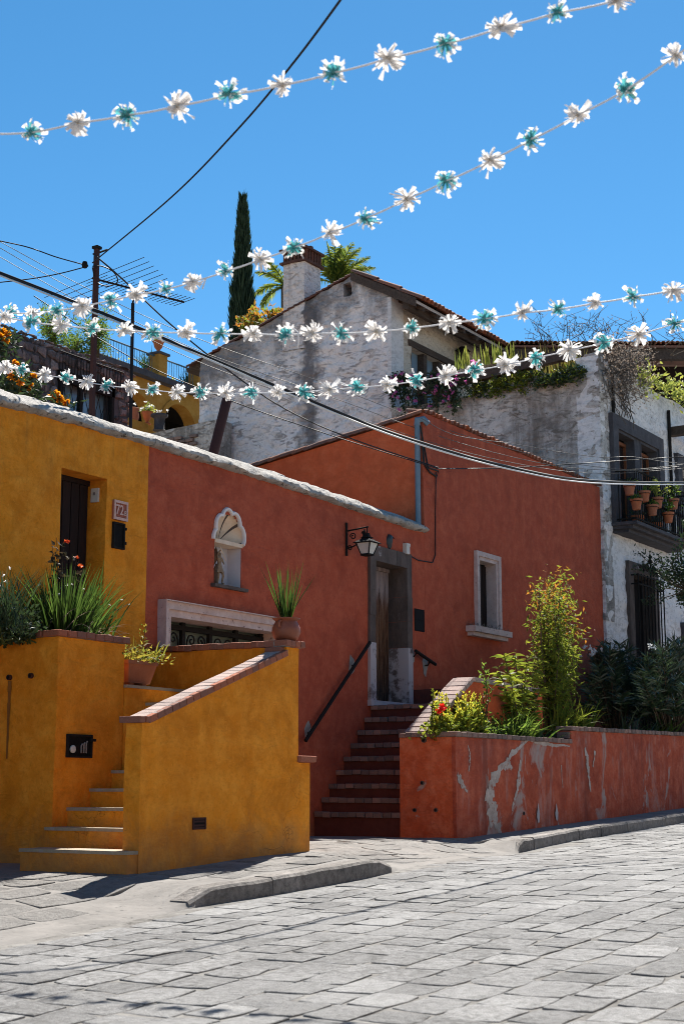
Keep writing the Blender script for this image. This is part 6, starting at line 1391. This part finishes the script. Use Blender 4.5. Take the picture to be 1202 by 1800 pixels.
# ------------------------------------------------------------------ paper flower garlands
def pflower(teal, k):
    r_ = random.Random(100+k+50*teal); pet = MB(); cen = MB(); L = .054; lop = V((r_.gauss(0, .35), r_.gauss(0, .35), r_.gauss(-.1, .3)))
    nrm = V((-.55, -.8, .1)).normalized()
    for i in range(31):
        g = 6.283*(i*.618)+r_.gauss(0, .15); el = r_.uniform(-.75, .75)
        a = V((-.846*.0+.533, -.846, 0)).normalized(); b = V((0, 0, 1)); d = (a*math.cos(g)+b*math.sin(g))+V((.846, .533, 0))*el*.9; d.normalize(); d = (d+lop*.16).normalized()
        ln = L*r_.uniform(.70, 1.14); wd = r_.uniform(.012, .020); sd = d.cross(V((r_.gauss(0, 1), r_.gauss(0, 1), r_.gauss(0, 1)))).normalized(); f1 = r_.uniform(.55, .86) if teal else .2
        bend = V((r_.gauss(0, .006), r_.gauss(0, .006), r_.gauss(-.004, .006))); nn = sd.cross(d)*.003
        def strip(mb, t0, t1, w0, w1):
            tm = (t0+t1)/2; L3 = []
            for t_, w_ in ((t0, w0), (tm, (w0+w1)/2), (t1, w1)):
                p = d*ln*t_+bend*1.6*t_**3+V((r_.gauss(0, .0012), r_.gauss(0, .0012), r_.gauss(0, .0012))); tw = sd+nn.normalized()*r_.gauss(0, .25)*t_; L3 += [p-tw*w_, p+nn, p+tw*w_]
            mb.add(L3, [(0, 1, 4, 3), (1, 2, 5, 4), (3, 4, 7, 6), (4, 5, 8, 7)])
        strip(cen, .03, f1, wd*.2, wd*.42); strip(pet, f1, 1.0, wd*.42, wd*.6)
    cen.lathe((0, 0, 0), [(.002, -.008), (.009, -.003), (.009, .003), (.002, .008)], 6)
    cm = pap_t if teal else pap_c
    return pet.mesh('flower_petals', pap_w), cen.mesh('flower_centre', cm)
FL = {(t_, k): pflower(t_, k) for t_ in (0, 1) for k in range(9)}
def garland(label, pts, d0, d1, first, ext0=None, ext1=None, tail=None, size=1.0):
    x0, x1 = pts[0][0], pts[-1][0]
    dep = lambda x: 1/(1/d0+(1/d1-1/d0)*(x-x0)/(x1-x0))
    W = [P(x, y, d=dep(x)) for x, y in pts]; g = thing('paper_garland', label, 'garland', W[len(W)//2], 'paper flower garlands strung across the street')
    E = ([P(*ext0, d=dep(ext0[0]))] if ext0 else [])+W+([P(*ext1, d=dep(ext1[0]))] if ext1 else [])
    out = []
    for i in range(len(E)-1):
        a, b = E[i], E[i+1]; L = (b-a).length; out += [a.lerp(b, t)+V((0, 0, -.02*L*4*t*(1-t))) for t in (0, .2, .4, .6, .8)]
    out.append(E[-1]); part('string', MB().tube(out, .0042, 5), stringm, g)
    for i, w_ in enumerate(W):
        teal = (i+first) % 2; pm, cm = FL[teal, R.randrange(9)]
        o = bpy.data.objects.new('paper_flower', pm); link(o, g); s_ = R.uniform(.82, 1.05)*size; o.location = w_-ORG[g.name]; o.rotation_euler = (R.uniform(-.3, .3), R.uniform(0, 6.28), R.uniform(-.5, .5)); o.rotation_euler = (0, 0, 0)
        o.rotation_mode = 'AXIS_ANGLE'; o.rotation_axis_angle = (R.uniform(0, 6.28), .846, .533, R.uniform(-.15, .15)); o.scale = (s_,)*3
        c = bpy.data.objects.new('flower_centre', cm); COL.objects.link(c); c.parent = o; ORG[c.name] = ORG[g.name]
    if tail:
        q = [P(x, y, d=dep(x)) for x, y in tail]; part('loose_end', MB().tube(q, .004, 5), stringm, g)
    return g
garland('highest paper flower garland crossing the open sky', [(56, 233), (137, 215), (224, 202), (312, 186), (402, 166), (497, 149), (586, 128), (682, 102), (782, 77), (880, 48), (978, 22), (1083, 0), (1180, -30)], 6.0, 5.6, 1, (-40, 234), (1300, -70))
garland('paper flower garland climbing steeply past the cypress and chimney into the sky', [(18, 550), (59, 549), (102, 545), (146, 537), (195, 527), (240, 517), (292, 508), (340, 494), (398, 476), (458, 455), (519, 434), (580, 409), (643, 383), (715, 349), (783, 318), (862, 281), (932, 245), (1016, 201), (1100, 157), (1187, 97)], 8.8, 5.6, 1, (-40, 553), (1260, 45), ((352, 498), (362, 490), (356, 508)))
garland('paper flower garland stretched level across the gable wall and porch eave', [(8, 556), (55, 566), (109, 571), (163, 577), (219, 580), (271, 583), (328, 584), (388, 586), (446, 586), (502, 588), (549, 585), (600, 585), (662, 582), (725, 576), (789, 567), (851, 560), (918, 549), (980, 543), (1046, 532), (1113, 521), (1182, 510)], 8.6, 7.0, 0, (-40, 545), (1260, 497), ((515, 577), (524, 584), (525, 600), (523, 612)))
garland('lowest paper flower garland sagging in front of the coping and red roof', [(12, 645), (40, 650), (78, 658), (117, 664), (153, 671), (188, 677), (229, 681), (268, 685), (311, 689), (353, 690), (397, 691), (443, 690), (489, 690), (535, 688), (580, 684), (629, 680), (681, 676), (732, 669), (783, 660), (834, 650), (888, 641), (942, 628), (1000, 615), (1061, 602), (1122, 587), (1186, 568)], 12.7, 9.1, 0, (-40, 636), (1260, 545), None, 1.28)
